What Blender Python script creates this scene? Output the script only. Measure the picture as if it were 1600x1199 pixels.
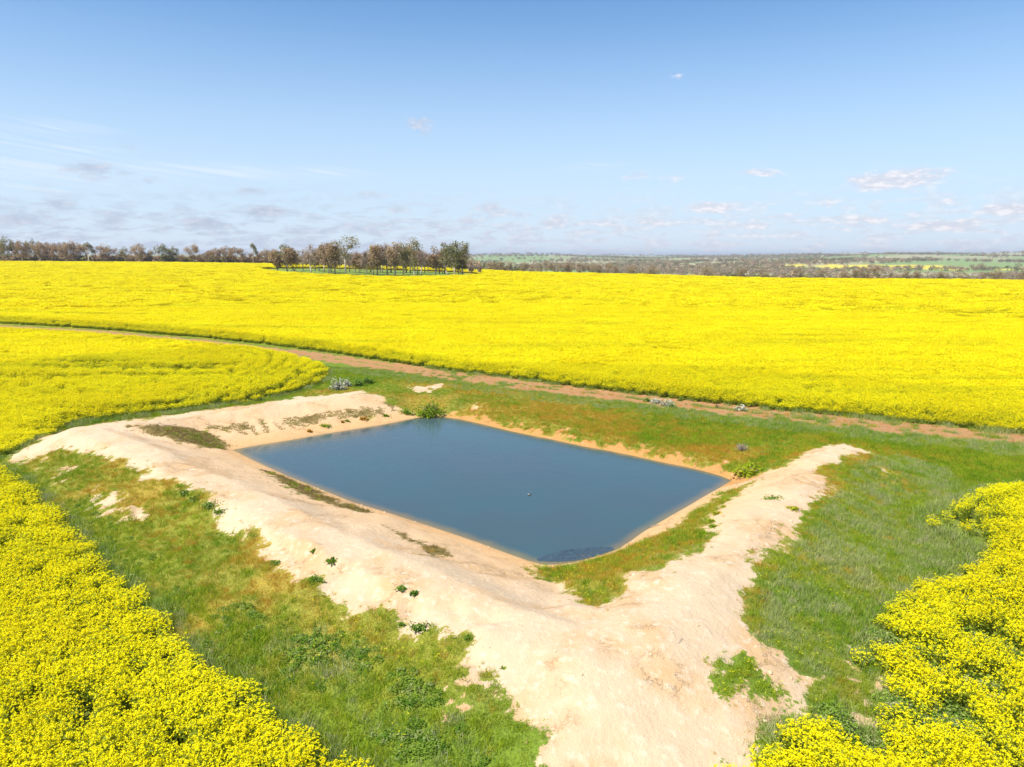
import bpy, math, random
import numpy as np
from mathutils import Vector, Matrix
rad = math.radians
SC = bpy.context.scene
for o in list(bpy.data.objects): bpy.data.objects.remove(o)
# ------------------------------------------------------------------ camera
CAM_H, PITCH, F = 14.0, rad(10.1), 1110.0            # F in pixels of the 1600 px wide photo
cam = bpy.data.cameras.new('camera'); co = bpy.data.objects.new('camera', cam); SC.collection.objects.link(co)
co.location = (0, 0, CAM_H); co.rotation_euler = (rad(90) - PITCH, 0, 0)
cam.sensor_width = 36; cam.lens = 36 * F / 1600; cam.clip_start = 0.5; cam.clip_end = 30000
SC.camera = co
# ------------------------------------------------------------------ light
SUN_EL = rad(58); SUN_AZ = math.atan2(-0.80, -0.60)   # to the sun: behind the camera, to the left
to_sun = Vector((math.sin(SUN_AZ) * math.cos(SUN_EL), math.cos(SUN_AZ) * math.cos(SUN_EL), math.sin(SUN_EL)))
sl = bpy.data.lights.new('sun', 'SUN'); sl.energy = 4.4; sl.angle = rad(0.53); sl.color = (1.0, 0.955, 0.88)
so = bpy.data.objects.new('sun', sl); SC.collection.objects.link(so); so.location = (-60, -80, 90)
so.rotation_euler = (-to_sun).to_track_quat('-Z', 'Y').to_euler()
SC.view_settings.view_transform = 'Standard'; SC.view_settings.look = 'None'; SC.view_settings.exposure = 0.55
SC.view_settings.gamma = 1.0
try: SC.view_settings.use_curve_mapping = False
except Exception: pass
SC.cycles.max_bounces = 8; SC.cycles.diffuse_bounces = 5; SC.cycles.glossy_bounces = 3; SC.cycles.volume_bounces = 0
SC.cycles.transparent_max_bounces = 6
# ------------------------------------------------------------------ node helper
class NT:
    def __init__(s, tree): s.t = tree; s.n = tree.nodes; s.l = tree.links
    def new(s, ty, **kw):
        n = s.n.new(ty)
        for k, v in kw.items(): setattr(n, k, v)
        return n
    def put(s, sock, v):
        if v is None: return
        if isinstance(v, bpy.types.NodeSocket): s.l.new(v, sock)
        else: sock.default_value = v
    def math(s, op, a, b=None, c=None, clamp=False):
        n = s.new('ShaderNodeMath', operation=op, use_clamp=clamp)
        s.put(n.inputs[0], a); s.put(n.inputs[1], b)
        if c is not None: s.put(n.inputs[2], c)
        return n.outputs[0]
    def ramp(s, v, lo, hi, a=0.0, b=1.0):
        n = s.new('ShaderNodeMapRange', interpolation_type='SMOOTHSTEP')
        s.put(n.inputs[0], v); s.put(n.inputs[1], lo); s.put(n.inputs[2], hi); s.put(n.inputs[3], a); s.put(n.inputs[4], b)
        return n.outputs[0]
    def mix(s, f, a, b, bt='MIX'):
        n = s.new('ShaderNodeMix', data_type='RGBA', blend_type=bt)
        s.put(n.inputs[0], f)
        for i, v in ((6, a), (7, b)):
            if isinstance(v, tuple): v = (v + (1,))[:4]
            s.put(n.inputs[i], v)
        return n.outputs[2]
    def noise(s, vec, scale, detail=3, rough=.55, dist=0.0):
        n = s.new('ShaderNodeTexNoise'); s.put(n.inputs['Vector'], vec); n.inputs['Scale'].default_value = scale
        n.inputs['Detail'].default_value = detail; n.inputs['Roughness'].default_value = rough; n.inputs['Distortion'].default_value = dist
        return n.outputs[0]
    def attr(s, name, out='Fac'):
        n = s.new('ShaderNodeAttribute', attribute_name=name); return n.outputs[out]
    def comb(s, x, y, z):
        n = s.new('ShaderNodeCombineXYZ'); s.put(n.inputs[0], x); s.put(n.inputs[1], y); s.put(n.inputs[2], z); return n.outputs[0]
    def vmul(s, v, k):
        n = s.new('ShaderNodeVectorMath', operation='MULTIPLY'); s.put(n.inputs[0], v); n.inputs[1].default_value = k; return n.outputs[0]
    def bump(s, h, strength, dist, nrm=None):
        n = s.new('ShaderNodeBump'); s.put(n.inputs['Height'], h); n.inputs['Strength'].default_value = strength
        n.inputs['Distance'].default_value = dist; s.put(n.inputs['Normal'], nrm); return n.outputs[0]
def mat(name):
    m = bpy.data.materials.new(name); m.use_nodes = True; m.node_tree.nodes.clear()
    g = NT(m.node_tree); b = g.new('ShaderNodeBsdfPrincipled'); o = g.new('ShaderNodeOutputMaterial'); g.l.new(b.outputs[0], o.inputs[0])
    b.inputs['Roughness'].default_value = 0.9; b.inputs['Specular IOR Level'].default_value = 0.15
    return m, g, b
# ------------------------------------------------------------------ sky with procedural clouds (by direction, at infinity)
W = bpy.data.worlds.new('World'); SC.world = W; W.use_nodes = True; W.node_tree.nodes.clear(); g = NT(W.node_tree)
wo = g.new('ShaderNodeOutputWorld'); bg = g.new('ShaderNodeBackground'); g.l.new(bg.outputs[0], wo.inputs[0])
sky = g.new('ShaderNodeTexSky', sky_type='NISHITA'); sky.sun_disc = False; sky.sun_elevation = SUN_EL; sky.sun_rotation = SUN_AZ
sky.altitude = 250; sky.air_density = 1.0; sky.dust_density = 0.4; sky.ozone_density = 2.2
tc = g.new('ShaderNodeTexCoord'); sp = g.new('ShaderNodeSeparateXYZ'); g.l.new(tc.outputs['Generated'], sp.inputs[0])
dx, dy, dz = sp.outputs
az = g.math('ARCTAN2', dx, dy); el = g.math('ARCSINE', dz)
def pix(px, py):                                         # direction (azimuth, elevation) of a cloud seen in the photo
    v = Matrix.Rotation(-PITCH, 3, 'X') @ Vector(((px - 800) / F, 1, -(py - 599.5) / F)); v.normalize()
    return math.atan2(v.x, v.y), math.asin(v.z)
v0 = g.comb(g.math('MULTIPLY', az, 26.0), g.math('MULTIPLY', el, 75.0), 0.0)
n0 = g.noise(v0, 1.0, 6, .6, .3)
nf = g.noise(g.comb(g.math('MULTIPLY', az, 70.0), g.math('MULTIPLY', el, 170.0), 3.0), 1.0, 4, .6)
# cumulus listed by where they stand in the sky (centre, half width, half height, strength)
CU = [(145,264,34,13,.9),(192,268,18,9,.8),(232,284,14,8,.7),(385,301,26,8,.7),(95,320,42,9,.8),(422,331,36,10,1.),(318,348,34,9,.9),(176,345,18,15,.8),
      (480,309,22,6,.6),(585,306,26,7,.7),(622,328,20,8,.8),(196,230,20,10,.8),(662,198,26,14,.8),(1400,281,62,14,1.3),(1120,325,44,10,1.1),(990,273,30,8,.8),
      (1054,278,28,8,.7),(1190,270,36,7,.8),(1292,316,24,9,.7),(1056,117,24,10,.5),(768,328,34,12,.9),(868,347,36,9,.9),(1030,347,40,10,.9),(1572,328,36,9,1.1),
      (1470,311,34,9,.8),(1350,345,44,9,.9),(930,112,26,8,.25),(40,344,50,12,.8),(560,352,50,10,.8),(955,352,40,8,.7),(1165,356,50,8,.8),(1470,352,60,9,.9),(740,345,34,10,.7)]
acc = 0.0
for px, py, w_, h_, k in CU:
    a0, e0 = pix(px, py)
    u = g.math('MULTIPLY', g.math('SUBTRACT', az, a0), F / w_); v = g.math('MULTIPLY', g.math('SUBTRACT', el, e0), F / h_)
    d = g.math('MULTIPLY', g.math('MULTIPLY_ADD', u, u, g.math('MULTIPLY', v, v)), -0.8)
    acc = g.math('MAXIMUM', acc, g.math('MULTIPLY', g.math('EXPONENT', d), k))
cn = g.math('MULTIPLY_ADD', nf, .6, g.math('MULTIPLY', n0, 1.1))
cum = g.ramp(g.math('MULTIPLY_ADD', g.math('SUBTRACT', cn, .86), 1.5, acc), .32, 1.0)
# layered broken band close to the horizon
bandm = g.math('MULTIPLY', g.ramp(el, rad(6.0), rad(1.6)), g.ramp(el, rad(-1.), rad(.6)))
nb = g.noise(g.comb(g.math('MULTIPLY', az, 24.0), g.math('MULTIPLY', el, 95.0), 9.0), 1.0, 6, .6, .5)
band = g.math('MULTIPLY', g.ramp(nb, .43, .60), bandm)
# thin white cirrus streaks on the left
ci_a, ci_e = pix(170, 262)
st = g.noise(g.comb(g.math('MULTIPLY_ADD', el, 26.0, g.math('MULTIPLY', az, 9.0)), g.math('MULTIPLY_ADD', az, 30.0, g.math('MULTIPLY', el, 230.0)), 5.0), 1.0, 6, .65, .4)
def lobe(px, py, w_, h_):
    a0, e0 = pix(px, py)
    u = g.math('MULTIPLY', g.math('SUBTRACT', az, a0), F / w_); v = g.math('MULTIPLY', g.math('SUBTRACT', el, e0), F / h_)
    return g.math('EXPONENT', g.math('MULTIPLY', g.math('MULTIPLY_ADD', u, u, g.math('MULTIPLY', v, v)), -1.0))
cm = lobe(-20, 261, 200, 19)
for a in ((330, 268, 150, 9), (80, 198, 60, 9), (130, 233, 60, 5), (60, 296, 70, 7), (500, 270, 60, 6), (930, 259, 40, 4), (-120, 230, 160, 40)):
    cm = g.math('MAXIMUM', cm, g.math('MULTIPLY', lobe(*a), .9))
cir = g.math('MULTIPLY', g.ramp(st, .36, .68), cm)
CL = .115                                              # background strength; the cloud colours below are divided by it
def K(r, g_, b_): return (r / CL, g_ / CL, b_ / CL)
skyc = g.mix(1.0, sky.outputs[0], (0.60, 0.86, 1.02), 'MULTIPLY')
hz = g.math('MULTIPLY', g.ramp(el, rad(21), rad(-1)), .90)
skyc = g.mix(hz, skyc, K(.49, .58, .69))
skyc = g.mix(g.math('MULTIPLY', g.ramp(el, rad(3.5), rad(-.5)), .4), skyc, K(.60, .635, .70))
lit = g.ramp(az, rad(-22), rad(18))                    # towards the sun side the undersides look greyer
ccol = g.mix(lit, K(.34, .385, .49), K(.50, .52, .59))
ccol = g.mix(g.ramp(nf, .42, .66), ccol, g.mix(lit, K(.46, .49, .57), K(.70, .67, .69)))
skyc = g.mix(g.math('MULTIPLY', cir, .68), skyc, K(.60, .65, .71))
skyc = g.mix(g.math('MULTIPLY', band, .7), skyc, ccol)
skyc = g.mix(g.math('MULTIPLY', cum, .85), skyc, ccol)
g.put(bg.inputs[0], skyc); bg.inputs[1].default_value = CL
# ------------------------------------------------------------------ numpy noise, sdf
def _h(ix, iy, s):
    n = (ix.astype(np.int64) * 374761393 + iy.astype(np.int64) * 668265263 + s * 1274126177) & 0xffffffff
    n = ((n ^ (n >> 13)) * 1274126177) & 0xffffffff
    return ((n ^ (n >> 16)) & 0xffff) / 65535.0
def vn(x, y, s=0):
    ix = np.floor(x); iy = np.floor(y); fx = x - ix; fy = y - iy
    fx = fx * fx * (3 - 2 * fx); fy = fy * fy * (3 - 2 * fy)
    a = _h(ix, iy, s); b = _h(ix + 1, iy, s); c = _h(ix, iy + 1, s); d = _h(ix + 1, iy + 1, s)
    return (a * (1 - fx) + b * fx) * (1 - fy) + (c * (1 - fx) + d * fx) * fy
def fbm(x, y, s=0, o=4):
    x = np.asarray(x, float); y = np.asarray(y, float)
    r = 0; a = .5; t = 0
    for i in range(o): r = r + a * vn(x, y, s + i * 17); t += a; a *= .5; x = x * 2.03 + 11.3; y = y * 2.03 + 7.7
    return r / t
def sst(a, b, x): t = np.clip((x - a) / (b - a), 0, 1); return t * t * (3 - 2 * t)
def sdf(poly, X, Y):
    P = np.asarray(poly, float)[:, :2]; sh = np.shape(X); X = np.ravel(X); Y = np.ravel(Y)
    d = np.full(X.shape, 1e18); ins = np.zeros(X.shape, bool)
    for i in range(len(P)):
        a = P[i]; b = P[(i + 1) % len(P)]; e = b - a; L = max(e @ e, 1e-9)
        t = np.clip(((X - a[0]) * e[0] + (Y - a[1]) * e[1]) / L, 0, 1)
        d = np.minimum(d, (X - a[0] - t * e[0]) ** 2 + (Y - a[1] - t * e[1]) ** 2)
        c = (a[1] > Y) != (b[1] > Y)
        if abs(e[1]) > 1e-12: ins ^= c & (X < a[0] + (Y - a[1]) * e[0] / e[1])
    d = np.sqrt(d); return np.where(ins, -d, d).reshape(sh)
def seg_d(a, b, X, Y):
    ex, ey = b[0] - a[0], b[1] - a[1]; L = max(ex * ex + ey * ey, 1e-9)
    t = np.clip(((X - a[0]) * ex + (Y - a[1]) * ey) / L, 0, 1)
    return np.hypot(X - a[0] - t * ex, Y - a[1] - t * ey), t
# ------------------------------------------------------------------ from the photo's rays to points on a level
cp, sp_ = math.cos(PITCH), math.sin(PITCH)
def ray(px, py):
    b = -(py - 599.5) / F; return np.array([(px - 800) / F, cp + b * sp_, -sp_ + b * cp])
def onz(px, py, z):
    d = ray(px, py); t = (CAM_H - z) / -d[2]; return (d[0] * t, d[1] * t, z)
WATER = [(362,703),(400,696),(450,688),(500,679),(550,671),(600,663),(640,655),(655,652),(690,651),(720,655),(760,664),(800,674),(835,681),(870,688),(910,697),(950,704),
         (990,712),(1025,720),(1065,728),(1100,736),(1125,743),(1145,751),(1125,763),(1100,777),(1075,792),(1050,806),(1028,819),(1007,831),(988,845),(968,858),(950,865),
         (925,872),(900,879),(870,882),(848,882),(825,876),(790,864),(750,849),(700,832),(650,816),(600,800),(550,785),(500,765),(450,745),(400,722)]
WATER = [onz(x, y, 0.0) for x, y in WATER]
C1 = [(40,706,.7),(90,682,1.7),(130,671,2.3),(200,697,2.4),(350,762,2.3),(500,832,2.3),(650,905,2.2),(780,965,2.1),(900,1000,2.0),(980,985,2.0),(1060,915,2.0),(1120,860,1.9),(1180,805,1.8),(1250,745,1.7),(1310,707,1.6)]
C2 = [(130,671,2.3),(250,657,2.2),(350,645,2.1),(450,632,2.0),(560,620,1.7),(600,617,1.5)]
C3 = [(930,1000,1.8),(960,1060,1.1),(980,1150,.5)]
SEGS = []
for C, hw in ((C1, 1.0), (C2, .8), (C3, 2.5)):
    q = [onz(*c) for c in C]; SEGS += [(q[i], q[i + 1], hw) for i in range(len(q) - 1)]
CR_AZ = np.radians([-60, -36, -25, -14, -5, 0, 20, 36, 60]); CR_U = np.tan(CR_AZ)
CR_Y = np.array([400, 444, 425, 405, 380, 345, 292, 262, 200]); CR_PY = np.array([408, 408, 410, 413.5, 419, 424.5, 435.5, 438.5, 440])
CR_R = CR_Y / np.cos(CR_AZ)
CR_Z = np.array([CAM_H + ray(800 + u * F * .985, py)[2] / ray(800, py)[1] * Y for u, py, Y in zip(CR_U, CR_PY, CR_Y)]) - 1.15
def smax(a, b, k): return .5 * (a + b + np.sqrt((a - b) ** 2 + k * k))
def smin(a, b, k): return .5 * (a + b - np.sqrt((a - b) ** 2 + k * k))
FY = [0, 500, 900, 1400, 2200, 3000, 4500, 6500, 9000, 20000]; FZ = [-4, -9, -20, -19, -8, -2, 9, 18, 8, -20]
def zbase(X, Y):
    r = np.hypot(X, Y) + 1e-6; a = np.arctan2(X, Y)
    rc = np.interp(a, CR_AZ, CR_R); zc = np.interp(a, CR_AZ, CR_Z)
    near = -0.3 + .03 * (np.clip(Y, -100, 110) - 20) - .002 * np.clip(X, -60, 60)
    s = np.clip((r - 80) / (rc - 80), 0, 1); rr = 1.5 + (zc - 1.5) * s * (1.8 - .8 * s)
    fz = np.interp(r, FY, FZ) + (fbm(X / 900 + 3, Y / 700, 5, 3) - .5) * np.clip((r - 800) / 3000, 0, 1) * (48 + 16 * sst(-.1, .6, a)) + 9 * sst(.25, .55, a) * sst(2500, 4500, r)
    w = sst(rc - 2, rc + 330, r)
    rr = rr * (1 - w) + fz * w
    k = sst(60, 140, r)
    und = (fbm(X / 40, Y / 40, 21, 2) - .5) * .5 * sst(50, 90, r) * (1 - sst(150, 260, r))
    return near * (1 - k) + rr * k + und
def height(X, Y, dw=None):
    X = np.asarray(X, float); Y = np.asarray(Y, float)
    z = zbase(X, Y)
    m = (X > -50) & (X < 45) & (Y > 5) & (Y < 90)
    if m.any():
        x = X[m]; y = Y[m]; zz = z[m]
        bank = np.full(x.shape, -9.0)
        for a, b, hw in SEGS:
            d, t = seg_d(a, b, x, y); zc = a[2] + t * (b[2] - a[2])
            d = np.maximum(0, np.sqrt(d * d + .3) - hw); bank = np.maximum(bank, zc - .36 * d)
        wob = (fbm(x / 3.0, y / 3.0, 40, 3) - .5)
        bank = bank + wob * .45
        zz = smax(zz, bank, .25)
        dd = sdf(WATER, x, y) if dw is None else dw[m]
        zin = np.where(dd > 0, .40 * dd + .0, .45 * dd)
        zin = np.maximum(zin, -2.2) + wob * .25 * np.clip(dd, 0, 1)
        zz = smin(zz, zin, .12) + .03 * np.exp(-np.abs(dd))
        zz = zz + (fbm(x / .7, y / .7, 44, 3) - .5) * .10 * np.clip(dd, 0, 1)
        if LEDGE is not None:
            ld = sdf(LEDGE, x, y) + (fbm(x / 1.1, y / 1.1, 48, 3) - .5) * 1.5; zz = zz - .26 * sst(.06, -.16, ld) * sst(-3.4, -.5, ld) * sst(.30, .5, fbm(x / 2.5, y / 2.5, 49, 2))
        z = z.copy(); z[m] = zz
    return z
LEDGE = None
def onground(px, py, off=0.0):
    d = ray(px, py); t = np.concatenate([np.arange(15, 120, .1), np.arange(120, 1500, .5)]); X = d[0] * t; Y = d[1] * t; Z = CAM_H + d[2] * t
    k = np.argmax(Z < height(X, Y) + off)
    return (float(X[k]), float(Y[k]), float(Z[k] - off))
def G(pts, off=0.0): return [onground(x, y, off)[:2] for x, y in pts]
# ------------------------------------------------------------------ outlines
DIRT = G([(14,716),(40,700),(60,692),(90,677),(128,666),(180,660),(260,650),(340,638),(400,632),(470,622),(560,612),(590,620),(604,634),(640,645)]) + \
       [WATER[7][:2], WATER[15][:2]] + G([(1146,750),(1180,741),(1230,728),(1258,714),(1290,699),(1330,697),(1364,706),(1330,711),(1298,722),(1278,738),(1299,755),(1285,772),(1255,800),(1232,824),
         (1210,850),(1185,885),(1170,910),(1158,935),(1152,960),(1163,990),(1190,1008),(1225,1030),(1240,1052),(1232,1080),(1215,1115),(1185,1150),(1160,1175),(1140,1198),(1120,1290),(850,1290),(858,1198),(850,1170),(820,1135),(790,1085),(765,1045),
         (732,1035),(735,1012),(755,993),(740,975),(700,978),(672,982),(650,986),(631,981),(622,965),(590,952),(549,943),(530,934),(512,922),(500,893),(465,897),(444,883),(425,860),(399,832),(350,823),(340,790),(300,762),(240,745),(200,722),(160,709),(120,702),(90,704),(60,712),(38,722)])
ISL = [G(p) for p in (
    [(185,666),(250,664),(300,670),(340,682),(361,698),(352,704),(315,701),(270,690),(225,677)],
    [(822,890),(850,884),(900,880),(950,867),(990,852),(1015,840),(1045,826),(1075,806),(1100,790),(1130,772),(1160,758),(1182,752),(1165,768),(1130,790),(1110,812),(1098,832),(1112,838),(1090,856),(1068,868),(1040,884),(1010,892),(985,905),(980,922),(955,938),(930,948),(900,942),(880,924),(862,910),(840,903)],
    [(405,731),(450,746),(500,768),(545,788),(580,800),(568,802),(520,792),(480,778),(440,758)],
    [(325,668),(370,662),(420,664),(410,674),(345,676)], [(430,662),(480,650),(520,648),(490,660),(450,668)],
    [(540,642),(570,634),(600,640),(590,650),(555,655)], [(665,868),(620,835),(600,822),(640,838),(700,868),(690,872)],
    [(1108,1030),(1125,1018),(1160,1020),(1185,1040),(1200,1065),(1225,1085),(1210,1095),(1170,1085),(1150,1060),(1135,1055),(1140,1085),(1120,1080)])]
LIN = G([(322,664),(420,654),(540,640),(600,632),(625,642),(560,652),(480,668),(400,682),(362,678)])
BARE = [G(p) for p in (
    [(60,718),(75,712),(100,722),(95,730)],[(96,724),(108,722),(124,740),(112,742)],
    [(146,765),(158,768),(170,765),(180,790),(175,795),(160,792),(166,775)],[(205,790),(222,792),(220,800),(208,800)],
    [(640,608),(655,604),(672,606),(664,614)],[(668,604),(695,600),(704,604),(680,608)],
    [(680,1075),(700,1078),(735,1100),(765,1130),(760,1140),(730,1128),(705,1118),(688,1095)],[(780,1150),(810,1150),(850,1175),(850,1198),(780,1198)],
    [(1215,1055),(1235,1050),(1232,1062)],[(1252,1030),(1268,1028),(1280,1050),(1270,1058)],
    [(1362,1052),(1378,1050),(1380,1070),(1368,1090),(1350,1108),(1345,1135),(1332,1142),(1328,1120),(1340,1095),(1352,1080)],
    [(1376,730),(1386,728),(1390,733),(1380,734)],[(1335,744),(1340,744),(1346,750),(1340,751)])]
TRACK = G([(-120,505),(0,512),(150,520),(300,534),(400,546),(500,558),(600,572),(700,586),(800,599),(900,612),(1000,624),(1100,636),(1200,648),(1300,658),(1400,668),(1500,678),(1600,689),(1760,706)])
EDGE = G([(-120,499),(0,506),(150,515),(300,527),(400,537),(500,550),(600,565),(700,580),(800,592),(900,606),(1000,618),(1100,630),(1200,641),(1300,650),(1400,659),(1500,669),(1600,680),(1760,698)])
def crest(a, extra=14): r = np.interp(a, CR_AZ, CR_R) + extra; return (r * math.sin(a), r * math.cos(a))
ex = (EDGE[-1][0] + 60, EDGE[-1][1] - 36); exl = (EDGE[0][0] - 90, EDGE[0][1] + 30)
FARF = [exl] + EDGE + [ex, (ex[0] + 60, ex[1] + 60)] + [crest(a) for a in np.radians(np.arange(58, -59, -4))]
MIDF = G([(-140,515),(0,519),(150,527),(300,541),(400,550),(450,558),(495,570),(514,580),(514,590),(495,602),(462,612),(430,621),(400,630),(340,636),(280,644),(200,654),(130,662),(90,673),(50,692),(20,712),(-20,722),(-160,735)])
LEFF = G([(-200,712),(0,714),(22,728),(45,740),(72,768),(100,797),(128,822),(150,848),(178,874),(205,896),(222,905),(260,938),(277,972),(310,996),(355,1020),(400,1052),(450,1094),(500,1127),(550,1165),(597,1198)], 1.0) + [onz(700,1290,.5)[:2], onz(760,1500,.5)[:2], onz(-900,1500,.5)[:2], onz(-700,900,.5)[:2]]
RIGF = G([(1660,742),(1600,746),(1545,750),(1500,764),(1465,778),(1445,792),(1440,806),(1470,812),(1505,822),(1525,838),(1530,855),(1508,872),(1492,890),(1440,896),(1415,905),(1395,922),(1370,945),(1366,968),(1355,985),(1345,1010),(1372,1022),(1385,1040),(1392,1062),(1384,1085),(1372,1112),(1352,1140),(1338,1146),(1326,1122),(1322,1100),(1310,1078),(1296,1088),(1270,1100),(1240,1118),(1205,1128),(1175,1146),(1135,1168),(1072,1199)], .8) + [onz(990,1290,.5)[:2], onz(1100,1500,.5)[:2], onz(2300,1500,.5)[:2], onz(2200,900,.8)[:2]]
RGAP = [(G([(a, b)])[0], w, s, h) for a, b, w, s, h in ((1418,1028,1.5,.28,-30),(1500,1075,1.2,.30,-40),(1548,1112,1.1,.36,-30),(1522,1020,.7,.7,0),(1495,1145,.5,.9,0),(1468,1160,.7,.5,0),(1570,930,.3,.9,0),(1500,955,.9,.4,0),(1405,1120,.4,.4,0),(1322,1150,.5,.8,0),(1590,1050,.5,.8,0))]
def at(px, py, Y):
    d = ray(px, py); return (d[0] / d[1] * Y, Y)
GROVE = [at(px, 428, Y) for px, Y in ((402, 312), (425, 290), (450, 276), (500, 260), (560, 253), (640, 256), (690, 268), (730, 284), (756, 302), (745, 325), (690, 345), (600, 352), (500, 352), (440, 345), (410, 335))]
def tracks_d(X, Y, L):
    d = np.full(np.shape(X), 1e9)
    for i in range(len(L) - 1): d = np.minimum(d, seg_d(L[i], L[i + 1], X, Y)[0])
    return d
LEDGE = G([(215,735),(290,772),(360,812),(430,846),(500,866),(545,880),(594,905),(650,924),(706,943),(775,968),(760,1060),(600,1040),(400,960),(200,800)])
def surf(X, Y):
    """what covers the ground near the dam: signed distances with ragged edges, dryness, greyness"""
    n1 = fbm(X / 1.1, Y / 1.1, 60, 4) - .5; n2 = fbm(X / .38, Y / .38, 61, 3) - .5
    rg = n1 * 1.7 + n2 * 1.3
    n3 = (fbm(X / .16, Y / .16, 64, 2) - .5) * np.clip(2.2 - Y / 45, 0, 1)
    rg = rg + n3 * .9
    dw = sdf(WATER, X, Y)
    dirt = sdf(DIRT, X, Y) + rg * .95
    for p in ISL: dirt = np.maximum(dirt, -(sdf(p, X, Y)) - rg * .8)
    for p in BARE: dirt = np.minimum(dirt, sdf(p, X, Y) + rg * 1.9 + .32)
    inb = sdf([a[:2] for a in WATER], X, Y)
    farsh = np.minimum.reduce([seg_d(WATER[i], WATER[i + 1], X, Y)[0] for i in range(9, 21)])   # bare orange scarp on the far shore
    dirt = np.minimum(dirt, farsh - .38 + rg * 2.6)
    dirt = np.minimum(dirt, np.abs(dw) - np.where(farsh < 1.5, .10, .28))
    lin = np.maximum(sdf(LIN, X, Y), .50 - fbm((X - Y) / 2.2, (X + Y) / .7, 67, 3)); dirt = np.where(lin < 0, .15 + 0 * dirt, dirt)
    td = tracks_d(X, Y, TRACK); trk = np.maximum(td - 1.95, (.22 - td) * sst(.48, .62, fbm(X / 7, Y / 7, 69, 2)) * 2 - .2) + rg * 1.05
    dry = np.clip(fbm(X / 4 + 8, Y / 3.2, 70, 4) * 2.6 - .95, 0, 1)
    bank = np.full(np.shape(X), 99.0)
    for a, b, hw in SEGS: bank = np.minimum(bank, seg_d(a, b, X, Y)[0])
    dry = np.clip(.85 * dry * sst(10.5, 6.0, bank) + .55 * sst(4.5, 1.5, bank) * sst(.40, .62, fbm(X / 1.8, Y / 1.8, 72, 3)) + .95 * dry * sst(12, 3, farsh) + .10 * dry, 0, 1)
    lef = (X < 6) & (Y < 52) & (dw > 0); lp = sst(17.5, 22, Y) * sst(8.6, 6.4, bank + (fbm(X / 2, Y / 2, 73, 2) - .5) * 3) * (.42 + .68 * sst(.32, .62, fbm(X / 3.2 + 5, Y / 3.2, 74, 3)))
    dry = np.where(lef, lp, np.clip(dry + .28 * sst(14, 8, farsh), 0, 1))
    for p in (ISL[1],): dry = np.where(sdf(p, X, Y) < .5, np.clip(.45 + 1.2 * n1 + .2, 0, 1), dry)
    grey = np.clip(fbm(X / 5, Y / 4, 80, 4) * 3 - 1.2, 0, 1) * (1 - dry)
    return dw, dirt, trk, dry, grey, bank
RG_P = G([(1180,1000),(1200,900),(1300,780),(1340,725),(1400,712),(1480,735),(1510,770),(1480,800),(1500,870),(1380,930),(1340,1010),(1290,1090),(1240,1040)])
WEED_P = G([(230,905),(330,930),(470,1000),(560,1020),(650,1050),(700,1100),(760,1199),(600,1199),(500,1120),(380,1040)])
LOWG = G([(60,728),(160,800),(240,870),(330,930),(400,1000),(360,1020),(205,900),(100,797)])
# ------------------------------------------------------------------ object helpers
def tag(o, label=None, cat=None, group=None, kind=None):
    if label: o['label'] = label
    if cat: o['category'] = cat
    if group: o['group'] = group
    if kind: o['kind'] = kind
    return o
def link(o, parent=None):
    SC.collection.objects.link(o)
    if parent: o.parent = parent
    return o
def empty(name, loc, rz=0):
    o = bpy.data.objects.new(name, None); o.location = loc; o.rotation_euler = (0, 0, rz); o.empty_display_size = .3; return link(o)
class MB:
    """collects polygons with a material slot each"""
    def __init__(s): s.v = []; s.f = []; s.m = []; s.n = 0
    def add(s, verts, faces, mi=0):
        verts = np.asarray(verts, float).reshape(-1, 3); s.v.append(verts)
        for f in faces: s.f.append(tuple(int(i) + s.n for i in f)); s.m.append(mi)
        s.n += len(verts)
    def quads(s, q, mi=0):                       # q: (N,4,3)
        q = np.asarray(q, float); N = len(q); s.v.append(q.reshape(-1, 3))
        idx = (np.arange(N * 4) + s.n).reshape(N, 4); s.f += [tuple(r) for r in idx.tolist()]; s.m += [mi] * N; s.n += N * 4
    def tube(s, pts, rads, n=6, mi=0):
        pts = [Vector(p) for p in pts]; V = []; 
        for i, p in enumerate(pts):
            d = (pts[min(i + 1, len(pts) - 1)] - pts[max(i - 1, 0)]).normalized()
            a = d.orthogonal().normalized(); b = d.cross(a)
            if i == 0: ref = a
            a = (ref - d * ref.dot(d)).normalized(); b = d.cross(a); ref = a
            V += [p + (a * math.cos(2 * math.pi * k / n) + b * math.sin(2 * math.pi * k / n)) * rads[i] for k in range(n)]
        Fc = [(i * n + k, i * n + (k + 1) % n, (i + 1) * n + (k + 1) % n, (i + 1) * n + k) for i in range(len(pts) - 1) for k in range(n)]
        Fc.append(tuple(range(n - 1, -1, -1))); Fc.append(tuple((len(pts) - 1) * n + k for k in range(n)))
        s.add([tuple(v) for v in V], Fc, mi)
    def mesh(s, name, mats, smooth=False):
        me = bpy.data.meshes.new(name); me.from_pydata(np.concatenate(s.v).tolist(), [], s.f)
        for m in mats: me.materials.append(m)
        me.polygons.foreach_set('material_index', s.m)
        if smooth: me.polygons.foreach_set('use_smooth', [True] * len(me.polygons))
        me.update(); return me
    def build(s, name, mats, parent=None, smooth=False):
        return link(bpy.data.objects.new(name, s.mesh(name, mats if isinstance(mats, list) else [mats], smooth)), parent)
RS = np.random.RandomState(7)
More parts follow.
